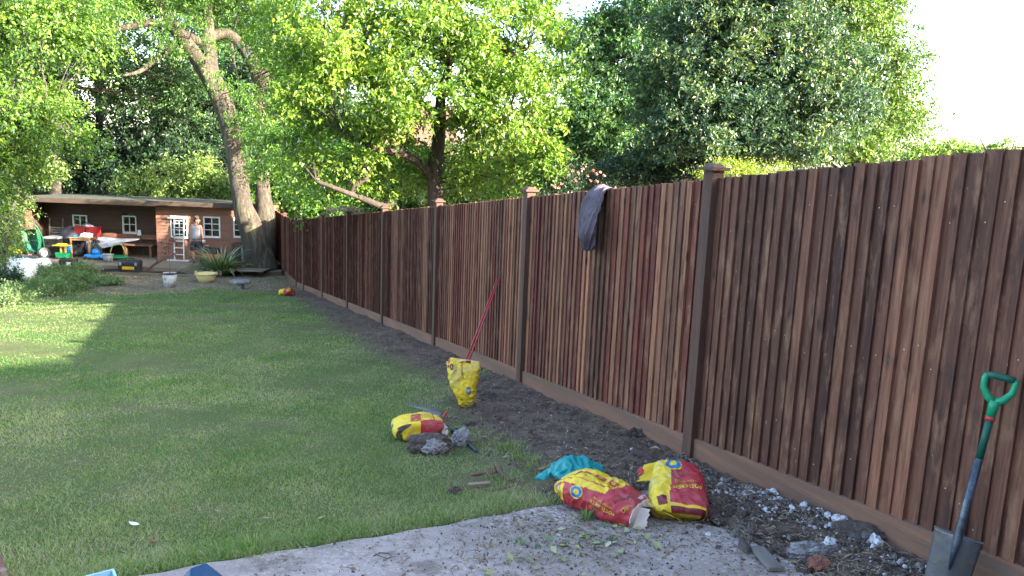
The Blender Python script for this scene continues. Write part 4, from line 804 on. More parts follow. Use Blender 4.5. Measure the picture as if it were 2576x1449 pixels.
for k in range(16):
    a=g.uniform(0,6.28); z=g.uniform(.5,.95); e=Vector((math.cos(a)*.26*g.uniform(.5,1),math.sin(a)*.26*g.uniform(.5,1),z+g.uniform(.0,.2))); m.tube([(0,0,z-.1),e*.5+Vector((0,0,z*.5)),e],[.005,.003,.002],4,cap=False); ends.append(e)
m.build('trunk',M['bark3'],ac); E0=np.array([tuple(e) for e in ends for _ in range(2)]); V,F=leafmesh(E0,np.random.default_rng(1).normal(size=E0.shape),6,.07,.03,.1,.6,3); npmesh('crown',V,F,M['lf_acer'],ac)
hr=thing('hose_reel','round red and black cable reel lying on the gravel left of the yellow trug','cable reel',SL(2.0,-1.75,-.28),RS,rot=(R(35),0,RS))
m=MB(); m.lathe([(.04,0),(.1,0),(.1,.04),(.04,.04)],n=22,closed=True); m.build('hub',M['black'],hr); m=MB(); m.lathe([(.1005,.0),(.21,.0),(.21,.05),(.1005,.05)],n=26,closed=True); m.build('drum',M['redp'],hr,bevel=.005); m=MB(); m.box((-.16,-.12,-.13),(.16,.1,-.001)); m.build('stand',M['black'],hr,bevel=.02)
blob('blue_sack','dark blue crumpled plastic sack beside the strap leaved plant','sack',SL(3.75,-.75,-.1),(.32,.22,.18),M['bluesheet'],.45,1.6,8)
sb_=thing('stone_birdbath','low mushroom shaped stone stand on the bare ground by the lawn end','birdbath',atz(607,735,-4.12)+Vector((0,.15,0)),RS)
m=MB(); m.lathe([(.3,.26),(.31,.3),(.28,.33),(.001,.32)],n=22); m.build('bowl',M['conc'],sb_,smooth=True); m=MB(); m.lathe([(.16,0),(.1,.08),(.1,.2),(.15,.259)],n=16,closed=True); m.build('pedestal',M['conc'],sb_,smooth=True)
wsh=thing('dust_sheet','bright white sheet spread over boards at the left end of the deck','sheet',SL(-3.1,-2.9,-.28),RS)
V=[];F=[];n1,n2=24,20
for i in range(n1):
    for j in range(n2):
        u=i/(n1-1);v=j/(n2-1); V.append((-1.35+2.1*u,-.75+1.4*v,.52*min(1,v*2.4)**.6*(1-.9*max(0,(u-.93)/.07))+.03*math.sin(u*9+v*5)+.015*math.sin(u*23-v*11)))
for i in range(n1-1):
    for j in range(n2-1): a=i*n2+j; F.append((a,a+n2,a+n2+1,a+1))
o=npmesh('cloth',V,F,M['canvas'],wsh,smooth=True); s_=o.modifiers.new('s','SOLIDIFY'); s_.thickness=.012
m=MB(); m.box((-1.2,.0,0),(.6,.6,.4)); m.build('base',M['greywood'],wsh)
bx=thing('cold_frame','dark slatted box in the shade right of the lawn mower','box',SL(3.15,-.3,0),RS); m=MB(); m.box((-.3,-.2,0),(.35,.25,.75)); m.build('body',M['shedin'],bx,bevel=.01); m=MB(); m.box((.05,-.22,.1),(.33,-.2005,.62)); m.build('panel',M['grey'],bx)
# flower bed down the left
bg_='plants crowding the flower bed'
for i,(px,py,h,r_,mt,lab,n) in enumerate([(15,740,.5,.6,'lf_dark','dark leafy rose like bush at the left edge of the flower bed',60),(135,712,.4,.5,'lf_bed','grey green feathery plant in front of the white sheet',60),
   (200,708,.42,.45,'lf_bed','pale blue green spiky clump nearest the sleeper step',60),(175,735,.4,.55,'lf_bed','low mid green clump at the lawn side of the bed',50),(110,745,.35,.55,'lf_bed','soft grey green mound beside the dark bush',50),
   (20,770,.4,.5,'lf_bed','low leafy plant at the far left of the lawn',40),(275,722,.1,.25,'lf_bed','little green tussock where the bed meets the gravel',30),(-20,690,.9,.8,'lf_dark','dark shrub growing at the frame edge behind the bed',60),(45,655,.4,.25,'lf_yel','yellow green bush by the wheelbarrow',40)]):
    b=at(px,py) if py<745 else at(px,py); 
    if b.y>24: b=atz(px,py,-4.2)
    bz=gz(b.x,b.y); t=thing('bed_plant',lab,'plant',(b.x,b.y,bz),group=bg_)
    C,Ps,U=crownpts([(0,0,h*.45,r_,r_*.8,h*.55)],n,14,.08,200+i,.2,-1); Ps[:,2]=np.maximum(Ps[:,2],.03); U[:,2]+=1.2
    V,F=leafmesh(Ps,U,6,.085,.022 if mt=='lf_bed' else .045,.22,.2,300+i); npmesh('foliage',V,F,M[mt],t)
    m=MB(); 
    for k in range(8): a=k*.8; m.tube([(0,0,0),(math.cos(a)*r_*.3,math.sin(a)*r_*.3,h*.5),(math.cos(a)*r_*.5,math.sin(a)*r_*.5,h*.95)],[.008,.006,.003],5,cap=False)
    m.build('stem',M['lf_bed'],t)
for i,(px,py,h) in enumerate([(190,700,.75),(212,700,.7),(222,702,.65),(236,700,.8),(160,700,.5)]):
    b=atz(px,py,-4.2); tuft('tall_grass',b.x,b.y,9,h,.05,'tall seeding grass stems standing above the flower bed','lf_pale','grass stems',.12,.008,group='tall stems in the bed')
for i,(px,py) in enumerate([(80,712),(283,747),(290,746),(300,747),(147,757)]):
    b=at(px,py); c='purple' if i==0 else 'yellow'; t=thing('flower',('magenta flower in the dark left bush' if i==0 else 'tiny yellow flower at the lawn edge'),'flower',(b.x,b.y,gz(b.x,b.y)),group=None if i==0 else 'yellow flowers at the lawn edge')
    hh=.5 if i==0 else .1; m=MB(); m.tube([(0,0,0),(0,0,hh)],.004,5); m.build('stem',M['lf_bed'],t); m=MB()
    for k in range(7): a=k*.9; d=Vector((math.cos(a),math.sin(a),.5)); s=d.orthogonal().normalized()*(.025 if i==0 else .011); kk=1 if i==0 else .4; m.add([(0,0,hh),Vector((0,0,hh))+d*.03*kk+s,Vector((0,0,hh))+d*.06*kk,Vector((0,0,hh))+d*.03*kk-s],[(0,1,2,3)])
    m.build('petals',M['rose' if i==0 else 'toyyel'],t)
    if i==0: mm=pm('magenta_petal',(.5,.03,.5),None,5,.5,0); t.children[1].data.materials[0]=mm
# twig heap on the fence top
tw_=thing('twig_heap','heap of dry pale twigs caught on top of the far fence','twigs',dep(870,528,19.2)); m=MB(); g=random.Random(9)
for k in range(90):
    a=Vector((g.uniform(-.45,.35),g.uniform(-.3,.3),g.uniform(-.1,.04))); d=Vector((g.uniform(-1,1),g.uniform(-1,1),g.uniform(-.15,.4)))*.3; m.tube([a,a+d*.5+Vector((0,0,.03)),a+d],[.008,.006,.003],4,cap=False)
m.build('twigs',M['wood'],tw_)
# ---------------------------------------------------------------- sacks and cloth
class Sack:
    """a bag skin lofted along a path; P(s,th): s 0..1 along, th 0..1 round (0 = minus side, .25 = face, .5 = side, .75 = back)"""
    def __init__(s,path,side,W,T,E=2.6,crease=.012,seed=0,floor=True,folds=None):
        s.path=[Vector(p) for p in path]; s.side=Vector(side).normalized(); s.W=W; s.T=T; s.E=E; s.cr=crease; s.seed=seed; s.floor=floor; s.folds=folds
        n=len(path); s.k=np.linspace(0,1,n); s.A=np.array([tuple(p) for p in s.path]); s.L=sum((s.path[i+1]-s.path[i]).length for i in range(n-1))
        w,h,e=max(W),max(T),2./E
        f=np.linspace(0,2*np.pi,721); X=-np.sign(np.cos(f))*np.abs(np.cos(f))**e*w; Y=np.sign(np.sin(f))*np.abs(np.sin(f))**e*h
        c=np.concatenate([[0],np.cumsum(np.hypot(np.diff(X),np.diff(Y)))]); s.P=c[-1]; s.tc=c/c[-1]; s.tf=f
    def ip(s,arr,t):
        t=min(max(t,0),1)*(len(arr)-1); i=min(int(t),len(arr)-2); f=t-i
        a,b,c,d=arr[max(i-1,0)],arr[i],arr[i+1],arr[min(i+2,len(arr)-1)]
        return .5*((2*b)+(c-a)*f+(2*a-5*b+4*c-d)*f*f+(3*b-a-3*c+d)*f**3)
    def at(s,t,th,off=0.):
        c=Vector(s.ip(s.A,t)); c2=Vector(s.ip(s.A,min(t+.02,1))); c1=Vector(s.ip(s.A,max(t-.02,0))); tg=(c2-c1).normalized()
        sd=(s.side-tg*s.side.dot(tg)).normalized(); nr=tg.cross(sd)
        w=max(s.ip(np.array(s.W,float),t),.004); h=max(s.ip(np.array(s.T,float),t),.003); ph=float(np.interp(th%1.,s.tc,s.tf)); e=2./s.E
        a=-math.copysign(abs(math.cos(ph))**e,math.cos(ph)); b=math.copysign(abs(math.sin(ph))**e,math.sin(ph))
        p=c+sd*a*w+nr*b*h; o=(sd*a*h+nr*b*w); o=o.normalized() if o.length>1e-6 else nr
        q=p*1.; v=Vector((q.x*9+s.seed,q.y*9,q.z*9)); d=(noise.noise(v)*.8+(.35-abs(noise.noise(v*1.9+Vector((3,1,7)))))*1.1+(.3-abs(noise.noise(v*4.1)))*.35+(max(0,1-abs(noise.noise(v*.8+Vector((11,s.seed,2))))*4.5)**2-.2)*.35)*s.cr
        if s.folds: d+=s.folds(t,th)
        p=p+o*(d*min(1,h/.02)+off)
        if s.floor:
            g=gz(p.x,p.y)+.014
            if p.z<g: p.z=g+off*.3
        return p
    def mesh(s,name,mats,zone,parent,ns=84,nt=84):
        V=[];F=[];mi=[]; o=Vector(parent.location)
        for i in range(ns+1):
            for j in range(nt): V.append(tuple(s.at(i/ns,j/nt)-o))
        for i in range(ns):
            for j in range(nt):
                a=i*nt+j;b=i*nt+(j+1)%nt; F.append((a,a+nt,b+nt,b)); mi.append(zone((i+.5)/ns,(j+.5)/nt))
        V+= [tuple(s.at(0,.25)*.5+s.at(0,.75)*.5-o),tuple(s.at(1,.25)*.5+s.at(1,.75)*.5-o)]
        c0,c1=len(V)-2,len(V)-1
        for j in range(nt): F.append((j,(j+1)%nt,c0,c0)); mi.append(zone(0,.5)); F.append((ns*nt+(j+1)%nt,ns*nt+j,c1,c1)); mi.append(zone(1,.5))
        me=D.meshes.new(name); me.from_pydata(V,[],[f if f[2]!=f[3] else f[:3] for f in F])
        for m in mats: me.materials.append(m)
        me.polygons.foreach_set('material_index',mi); me.polygons.foreach_set('use_smooth',[True]*len(F))
        ob=D.objects.new(name,me); COL.objects.link(ob); ob.parent=parent; return ob
    def decal(s,name,V2,F,mat,parent,t0,th0,rot=0,off=.0025):
        o=Vector(parent.location); c,n=math.cos(R(rot)),math.sin(R(rot)); V=[]
        for x,y in V2: V.append(tuple(s.at(t0+(x*c-y*n)/s.L,th0+(x*n+y*c)/s.P,off)-o))
        me=D.meshes.new(name); me.from_pydata(V,[],F); me.materials.append(mat); ob=D.objects.new(name,me); COL.objects.link(ob); ob.parent=parent; return ob
def glyphs(txt,size,bold=0.):
    cu=D.curves.new('t','FONT'); cu.body=txt; cu.size=size; cu.align_x='CENTER'; cu.align_y='CENTER'; cu.offset=bold*size; cu.resolution_u=2
    o=D.objects.new('t',cu); COL.objects.link(o); bpy.context.view_layer.update(); me=D.meshes.new_from_object(o.evaluated_get(bpy.context.evaluated_depsgraph_get()))
    D.objects.remove(o); D.curves.remove(cu); b=bmesh.new(); b.from_mesh(me); bmesh.ops.triangulate(b,faces=b.faces)
    for _ in range(2):
        e=[x for x in b.edges if x.calc_length()>size*.35]
        if e: bmesh.ops.subdivide_edges(b,edges=e,cuts=1); bmesh.ops.triangulate(b,faces=b.faces)
    b.verts.index_update(); V=[(v.co.x,v.co.y) for v in b.verts]; F=[tuple(v.index for v in f.verts) for f in b.faces]; b.free(); D.meshes.remove(me); return V,F
def ringg(r0,r1,n=30,sx=1,sy=1,egg=0):
    V=[];F=[]; rows=4
    for i in range(rows+1):
        r_=r0+(r1-r0)*i/rows
        for k in range(n): a=2*math.pi*k/n; rr=r_*(1+egg*math.cos(3*a)); V.append((rr*math.cos(a)*sx,rr*math.sin(a)*sy))
    for i in range(rows):
        for k in range(n): a=i*n+k;b=i*n+(k+1)%n; F.append((a,a+n,b+n,b))
    return V,F
def rect(w,h,n=10,m=6): 
    V=[(-w/2+w*i/n,-h/2+h*j/m) for i in range(n+1) for j in range(m+1)]; F=[(i*(m+1)+j,(i+1)*(m+1)+j,(i+1)*(m+1)+j+1,i*(m+1)+j+1) for i in range(n) for j in range(m)]; return V,F
def ring3(S_,t,t0,th0,r,egg=0,sx=1,dark=False):
    S_.decal('ring_border',*ringg(.001,r,egg=egg,sx=sx),M['yellow'],t,t0,th0,off=.0022); S_.decal('ring',*ringg(r*.45,r*.84,egg=egg,sx=sx),M['ink' if dark else 'blue'],t,t0,th0,off=.004)
def lines(S_,t,t0,th0,w,rows,gap,rot,mat='ink',h=.0016,name='small_print'):
    V=[];F=[]
    g=random.Random(rows)
    for k in range(rows):
        v,f=rect(w*g.uniform(.7,1),h,8,1); n=len(V); V+=[(x,y-k*gap) for x,y in v]; F+=[tuple(i+n for i in q) for q in f]
    S_.decal(name,V,F,M[mat],t,t0,th0,rot,off=.0035)
BM=[M['yellow'],M['red'],M['darkred'],M['paper'],M['ink']]
# sack A: torn, lying on the slab
PL,PR=Vector((2.17,3.93,gz(2.2,4)+.1)),Vector((2.44,3.40,gz(2.4,3.5)+.075))
dA=(PR-PL).normalized(); sA=Vector((-dA.y,dA.x,0))
t=thing('cement_sack','torn open red and yellow cement sack lying on the slab, right of the teal bag','sack',(2.3,3.65,gz(2.3,3.65)))
A_=Sack([PL,PL.lerp(PR,.2)+Vector((0,0,.025)),PL.lerp(PR,.45)+Vector((0,0,.035)),PL.lerp(PR,.75)+Vector((0,0,.012)),PR],sA,[.045,.135,.158,.152,.138],[.03,.09,.108,.095,.065],2.4,.02,3)
def zA(s,th):
    th=(th+.25)%1-.25
    if s>.975: return 3
    if s<.04: return 0
    if .05<s<.27 and -.045<th<.09: return 0
    b=.125+.03*math.sin(s*6+2); 
    if s>.66+.35*(th-.1): return 1
    if th>.42: return 0 if s<.6 else 1
    if th>b+.055 and abs(th-b-.06)<.006: return 1
    if th>b: return 0
    return 1
A_.mesh('skin',BM,zA,t,130,130); ring3(A_,t,.44,.05,.038)
A_.decal('lettering',*glyphs('POSTCRETE',.027,.02),M['yellow'],t,.7,.02,172); A_.decal('lettering',*glyphs('READY TO USE',.017),M['yellow'],t,.69,.055,172)
A_.decal('lettering',*glyphs('POSTCRETE',.026,.01),M['darkred'],t,.84,.16,62); A_.decal('lettering',*glyphs('CRETE',.028,.01),M['yellow'],t,.91,.09,62)
A_.decal('lettering',*glyphs('PO',.045,.03),M['yellow'],t,.88,-.09,-90); A_.decal('lettering',*glyphs('REA',.028),M['yellow'],t,.82,-.09,-90)
for k in range(4):
    A_.decal('pictogram',*rect(.052,.045),M['red'],t,.3+.115*k,.265-.004*k,-6); A_.decal('pictogram_mark',*ringg(.004,.012,12),M['yellow'],t,.3+.115*k,.265-.004*k,off=.005)
    lines(A_,t,.3+.115*k,.215,.04,3,.006,-6)
lines(A_,t,.2,.03,.075,7,.006,-8); 
for k,(a,b) in enumerate(((.1,.08),(.17,.06))):
    A_.decal('hazard_mark',*rect(.034,.034),M['red'],t,a,b,45,off=.003); A_.decal('hazard_field',*rect(.028,.028),M['canvas'],t,a,b,45,off=.0045); A_.decal('hazard_symbol',*rect(.009,.016),M['ink'],t,a,b,10,off=.006)
def flap(name,parent,pts,mat,amp=.01,seed=0):
    """crinkled torn patch spanned between four corners"""
    a,b,c,d=[Vector(p)-Vector(parent.location) for p in pts]; n=12; V=[];F=[]
    nr=(b-a).cross(d-a).normalized()
    for i in range(n+1):
        for j in range(n+1):
            u,v=i/n,j/n; p=(a.lerp(b,u)).lerp(d.lerp(c,u),v); k=1 if 0<i<n else .0
            p+=nr*amp*(noise.noise(p*14+Vector((seed,0,0)))*2)
            if i==n: p+=(b-a).normalized()*.018*noise.noise(Vector((v*9,seed,0)))*2
            V.append(tuple(p))
    for i in range(n):
        for j in range(n): q=i*(n+1)+j; F.append((q,q+n+1,q+n+2,q+1))
    o=npmesh(name,V,F,mat,parent,smooth=True); s_=o.modifiers.new('s','SOLIDIFY'); s_.thickness=.0015; return o
e=PR; up=Vector((0,0,1))
flap('torn_paper',t,[e-sA*.13-up*.05,e-sA*.11-up*.05+dA*.075,e-sA*.03+up*.05+dA*.06,e-sA*.05+up*.06],M['paper'],.012,1)
flap('torn_flap',t,[e+sA*.02+up*.05,e+sA*.05+up*.0+dA*.17,e+sA*.11+up*-.03+dA*.19,e+sA*.1+up*.055],M['yellow'],.012,2)
flap('torn_paper',t,[e-sA*.03+up*.075-dA*.05,e+dA*.05+up*.06-sA*.02,e+dA*.045+up*.03+sA*.06,e+up*.07+sA*.08-dA*.04],M['paper'],.014,4)
# sack B: full, blocky
hb=R(33); dB=Vector((math.sin(hb),math.cos(hb),0)); sB=Vector((-dB.y,dB.x,0)); b0=Vector((2.62,3.30,gz(2.6,3.3)))
t=thing('cement_sack','full red and yellow cement sack nearest the fence, its blue ring pulled egg shaped','sack',b0)
pts=[b0+dB*.0+up*.055,b0+dB*.03+up*.075,b0+dB*.14+up*.088,b0+dB*.3+up*.115,b0+dB*.42+up*.15,b0+dB*.46+up*.165]
B_=Sack(pts,sB,[.12,.155,.165,.155,.138,.11],[.035,.078,.095,.098,.08,.05],3.6,.015,8)
def zB(s,th):
    if .13<s<.155 : return 0
    if th>.31+.01*math.sin(s*9) and th<.66: return 0
    return 1 if s>.14 else 2
B_.mesh('skin',BM,zB,t,120,120); ring3(B_,t,.73,.285,.058,.1,1.1)
B_.decal('lettering',*glyphs('POSTCRETE',.031,.02),M['yellow'],t,.40,.205,94); B_.decal('lettering',*glyphs('READY TO USE',.02),M['yellow'],t,.475,.205,94); lines(B_,t,.53,.19,.13,3,.01,94,'redp',.0015)
B_.decal('patch',*rect(.05,.06),M['darkred'],t,.19,.37,5); ring3(B_,t,.05,.37,.018,dark=True)
for k in range(1): flap('loose_corner',t,[b0+dB*.43+sB*.12+up*.2,b0+dB*.42+sB*.2+up*.17,b0+dB*.37+sB*.235+up*.08,b0+dB*.36+sB*.15+up*.1],M['yellow'],.012,7)
flap('loose_corner_tip',t,[b0+dB*.42+sB*.2+up*.172,b0+dB*.41+sB*.235+up*.15,b0+dB*.38+sB*.24+up*.11,b0+dB*.39+sB*.2+up*.13],M['red'],.008,9)
# sack C: standing, half empty
c0=at(1168,1030); hc=math.atan2(c0.x,c0.y); fw=Vector((math.sin(hc),math.cos(hc),0)); rt=Vector((fw.y,-fw.x,0)); c0=c0+fw*.07
t=thing('cement_sack','opened yellow cement sack standing upright on the soil in front of the red poles','sack',c0)
C_=Sack([c0+up*.01+rt*.03,c0+up*.06+rt*.02,c0+up*.2-rt*.0,c0+up*.36-rt*.02+fw*.02,c0+up*.46-rt*.01+fw*.05],-rt,[.06,.085,.12,.145,.14],[.04,.075,.085,.06,.018],2.5,.016,15)
def zC(s,th):
    if s>.985: return 3
    if th>.44 and th<.52: return 1 if (s<.5 or s>.78) else 0
    if s<.2 and .41<th<.5: return 1
    return 0
C_.mesh('skin',BM,zC,t); C_.decal('ring',*ringg(.014,.027),M['blue'],t,.47,.2); C_.decal('ring',*ringg(.01,.02),M['ink'],t,.8,.4)
C_.decal('lettering',*glyphs('POSTCRETE',.022,.02),M['darkred'],t,.77,.27,-172); C_.decal('code',*glyphs('525',.028,.02),M['ink'],t,.34,.33,-80); C_.decal('code',*glyphs('W',.022,.02),M['ink'],t,.2,.28,-80); C_.decal('patch',*rect(.035,.05),M['darkred'],t,.94,.2,0)
lines(C_,t,.8,.33,.05,5,.008,-172,'darkred')
flap('torn_paper',t,[c0+up*.40-rt*.1-fw*.0,c0+up*.475+rt*.02,c0+up*.465+rt*.02+fw*.05,c0+up*.41-rt*.1+fw*.06],M['paper'],.015,3)
flap('torn_flap',t,[c0+up*.36-rt*.1,c0+up*.40-rt*.17,c0+up*.44-rt*.185+fw*.04,c0+up*.43-rt*.12+fw*.05],M['yellow'],.012,5)
# sack D: empty, boxy, on the lawn
d0=at(1065,1112); hd_=math.atan2(d0.x,d0.y)+R(-8); fw=Vector((math.sin(hd_),math.cos(hd_),0)); rt=Vector((fw.y,-fw.x,0)); d0=d0+fw*.16
t=thing('cement_sack','boxy yellow cement sack lying empty on the lawn against a stone lump','sack',d0)
D_=Sack([d0-rt*.17+up*.065,d0-rt*.155+up*.07,d0-rt*.02+up*.078,d0+rt*.11+up*.07,d0+rt*.15+up*.055],fw,[.13,.14,.14,.135,.12],[.055,.07,.078,.072,.052],7,.012,22)
def zD(s,th):
    if s<.2: return 0
    if abs(s-.72)<.012 : return 1
    if s>.5 and (th<.13 or th>.9): return 1
    if .42<th<.6: return 1
    return 0
D_.mesh('skin',BM,zD,t)
for k in range(4): D_.decal('pictogram',*rect(.045,.042),M['red'],t,.45+.01*k,.16+.055*k,80); D_.decal('pictogram_mark',*rect(.02,.01),M['yellow'],t,.45+.01*k,.16+.055*k,30,off=.005)
lines(D_,t,.56,.3,.14,6,.01,85,'darkred',.0013); D_.decal('ring',*ringg(.015,.032),M['blue'],t,.03,.26,off=.004); D_.decal('tear',*ringg(.001,.05,18,1.1,.55,.14),M['darkstone'],t,.2,.06,20,off=.003); D_.decal('patch',*rect(.14,.06),M['red'],t,.77,.14,20,off=.003)
flap('torn_paper',t,[d0+rt*.16+up*.02-fw*.12,d0+rt*.21+up*.02-fw*.1,d0+rt*.2+up*.1-fw*.02,d0+rt*.15+up*.1-fw*.02],M['paper'],.02,6)
flap('torn_flap',t,[d0+rt*.15+up*.12+fw*.1,d0+rt*.22+up*.06+fw*.08,d0+rt*.215+up*.01-fw*.04,d0+rt*.16+up*.04-fw*.04],M['red'],.012,8)
# sack E: far crumpled
e0=at(723,744); t=thing('cement_sack','small crumpled red and yellow sack far off at the end of the lawn','sack',e0)
E_s=Sack([e0-_r0*.22+up*.04,e0-_r0*.1+up*.1,e0+_r0*.06+up*.11,e0+_r0*.2+up*.06],Vector((_r0.y*-1,_r0.x,0)),[.05,.12,.15,.06],[.03,.07,.1,.04],2.4,.05,31)
E_s.mesh('skin',BM,lambda s,th:0 if s<.42 else 1,t,30,30); E_s.decal('ring',*ringg(.02,.05),M['yellow'],t,.66,.1)
# teal polythene
T0=at(1440,1222); T_=Sack([at(1358,1216)+up*.02,at(1382,1205)+up*.04,at(1425,1208)+up*.075,at(1470,1203)+up*.07,at(1508,1195)+up*.03],Vector((.3,.95,0)),[.025,.05,.1,.095,.04],[.012,.03,.05,.045,.018],2.2,.04,41)
t=thing('polythene_bag','crumpled teal polythene bag tucked behind the torn sack','plastic bag',T0); T_.mesh('bag',[M['teal']],lambda s,th:0,t)
# jacket over the fence
jy=5.83; jz=gz(FX,jy)+FH; J=[(3.41,-.53),(3.385,-.42),(3.385,-.22),(3.43,-.06),(3.475,.012),(3.535,.02),(3.60,-.04),(3.63,-.25),(3.63,-.38)]
jp=[Vector((x,jy+.03*min(1,max(0,-z*2)),jz+z)) for x,z in J]
def jf(s,th):
    k=th*2*math.pi+s*1.7+.5*math.sin(s*5); n=noise.noise(Vector((math.cos(k)*2.1,math.sin(k)*2.1,s*1.5+4))); m_=noise.noise(Vector((math.cos(k)*4.2,math.sin(k)*4.2,s*2.6+9)))
    return .032*max(0,1-abs(n)*2.6)**2+.012*max(0,1-abs(m_)*2.4)**2-.03
JS=Sack(jp,(0,1,0),[.075,.125,.14,.13,.1,.085,.1,.12,.07],[.045,.06,.06,.045,.026,.02,.03,.035,.02],2.1,.012,51,False,jf)
JS.side=Vector((0,1,0)); t=thing('draped_jacket','dark slate fleece garment hung over the top of the fence','jacket',(FX,jy,jz)); JS.mesh('cloth',[M['jacket']],lambda s,th:0,t,110,120)
# ---------------------------------------------------------------- tools
tip=at(2372,1490)+up*.0; top=ray(2517,955)*(3.42/ray(2517,955).x); zz=(top-tip).normalized(); cdir=-tip.normalized(); xx=zz.cross(cdir).normalized(); xx=-xx if xx.dot(_r)<0 else xx; yy=zz.cross(xx)
sp=thing('garden_spade','garden spade with a green handle leaning on the fence at the right','spade',tip); sp.rotation_mode='QUATERNION'; sp.rotation_quaternion=Matrix(((xx.x,yy.x,zz.x),(xx.y,yy.y,zz.y),(xx.z,yy.z,zz.z))).to_quaternion()
LT=(top-tip).length
V=[];F=[];n1,n2=16,14
for i in range(n1+1):
    for j in range(n2+1):
        u=i/n1*2-1; v=j/n2; w_=.088+.012*v; x=u*w_; z=.29*v; V.append((x,.022*u*u-.012*v+.0+.012*max(0,1-abs(u)*4)*v**2*-1,z+ (.0 if j<n2 else 0)-(.012*(u*u) if j==0 else 0)))
for i in range(n1):
    for j in range(n2): a=i*(n2+1)+j; F.append((a,a+n2+1,a+n2+2,a+1))
o=npmesh('blade',V,F,M['steel'],sp,smooth=True); s_=o.modifiers.new('s','SOLIDIFY'); s_.thickness=.003
for s in (-1,1): m=MB(); m.box((min(s*.022,s*.102),-.014,.285),(max(s*.022,s*.102),.012,.2905)); m.build('tread',M['steel'],sp,bevel=.002)
m=MB(); m.tube([(0,-.012,.12),(0,-.02,.2),(0,-.012,.3),(0,0,.38),(0,0,.66)],[.004,.013,.021,.019,.0175],14); m.build('socket',M['blueshaft'],sp,smooth=True)
m=MB(); m.tube([(0,0,.655),(0,0,LT-.17)],[.0165,.0165],14); m.build('shaft',M['dgreen'],sp,smooth=True)
m=MB(); m.tube([(0,0,LT-.195),(0,0,LT-.175)],[.0205,.0205],14); m.build('collar',M['redp'],sp,smooth=True)
m=MB(); m.tube([(0,0,LT-.176),(0,0,LT-.13),(0,0,LT-.1)],[.019,.021,.026],14)
m.tube([(0,0,LT-.112),(.03,0,LT-.09),(.056,0,LT-.05),(.06,0,LT-.01),(.053,0,LT+.012)],[.02,.017,.0145,.014,.015],12); m.tube([(0,0,LT-.112),(-.03,0,LT-.09),(-.056,0,LT-.05),(-.06,0,LT-.01),(-.053,0,LT+.012)],[.02,.017,.0145,.014,.015],12)
hd=m.build('handle',M['green'],sp,smooth=True); m=MB(); m.tube([(-.055,0,LT+.008),(-.02,0,LT+.012),(.02,0,LT+.012),(.055,0,LT+.008)],[.0155,.017,.017,.0155],14); m.build('grip',M['dgreen'],hd,smooth=True)
# red poles
b1=at(1152,960); tp=dep(1251,703,1); tp=tp*(3.455/tp.x)
po=thing('red_pole_tool','pair of slim red poles leaning on the fence behind the upright sack','tool',b1)
for k,off in enumerate((Vector((0,0,0)),Vector((.03,-.05,-.03)))):
    m=MB(); a=off*.6; b=tp+off*.35-b1; m.tube([a,b],.0105,10); m.build('pole',M['redp'],po,smooth=True)
# rake
c=at(1106,1062)+up*.05; en=at(1198,1139)+up*.015; rk=thing('lawn_rake','blue handled spring tine lawn rake lying under the boxy sack and a concrete lump','rake',c)
m=MB(); m.tube([(0,0,0),en-c],[.012,.012],10); m.build('shaft',M['blueshaft'],rk,smooth=True)
m=MB(); m.tube([(-.01,0,-.02),(.03,-.01,.0),(.07,.02,.03)],[.02,.017,.01],10); m.build('clip',M['redp'],rk,smooth=True)
a=at(1020,1030)+up*.05-c; b=at(1112,1036)+up*.05-c; m=MB()
for k in range(15):
    u=k/14; e=a.lerp(b,u); mm=e*.55+Vector((0,0,.01)); m.tube([(0,0,0),mm,e*.96,e,e+Vector((0,0,.055))+e.normalized()*.012],[.0035,.003,.003,.0028,.002],5)
m.tube([a*.62,b*.62],.005,6); m.build('tine_fan',M['steel'],rk,smooth=True)
# ---------------------------------------------------------------- stones, wood and scraps
blob('stone_lump','long earthy dark stone lump in front of the boxy sack','stone',at(1078,1136)+up*.0,(.18,.085,.1),M['darkstone'],.3,1.6,61,5,R(-22),smooth=False)
blob('stone_lump','crusty grey stone lump at the front of the dark one','stone',at(1094,1144)+up*.01,(.09,.05,.065),M['conc'],.35,2.4,63,5,R(-20),smooth=False)
blob('stone_lump','flat dark stone end beside the grey concrete lump','stone',at(1124,1128)+up*.0,(.06,.05,.04),M['darkstone'],.3,1.9,64,4,0,smooth=False)
blob('concrete_lump','pale grey concrete lump resting on the rake shaft','concrete lump',at(1160,1120)+up*.0,(.085,.065,.09),M['conc'],.32,2.,67,5,.4,smooth=False)
blob('concrete_lump','silvery concrete lump behind the full sack','concrete lump',at(1678,1186)-up*.01,(.065,.055,.06),M['conc'],.32,2.2,69,5,.2,smooth=False)
blob('soil_clod','round brown clod on the grass right of the rake clip','clod',at(1145,1087)-up*.01,(.04,.035,.03),M['soil'],.4,2,71,4,smooth=False)
blob('soil_clod','brown clod on the grass further right towards the soil','clod',at(1185,1070)-up*.01,(.05,.035,.032),M['soil'],.4,2,72,4,smooth=False)
blob('soil_clod','rough grey clod left of the wood offcut','clod',at(1145,1240)-up*.015,(.045,.04,.036),M['darkstone'],.5,2.5,73,4,smooth=False)
blob('soil_clod','dark lumpy clod of roots on the soil beneath the fence','clod',at(1600,1098)-up*.02,(.1,.08,.06),M['soil'],.6,2.2,74,5,smooth=False)
blob('soil_clod','low earthy mound beside the upright sack','clod',at(1225,1002)-up*.03,(.14,.1,.05),M['soil'],.5,2.2,75,4,smooth=False)
blob('rubble_slab','long cream mortar slab of rubble beside the grey board','rubble',at(2040,1402)-up*.01,(.14,.05,.055),M['conc'],.45,1.8,81,5,R(-15),smooth=False)
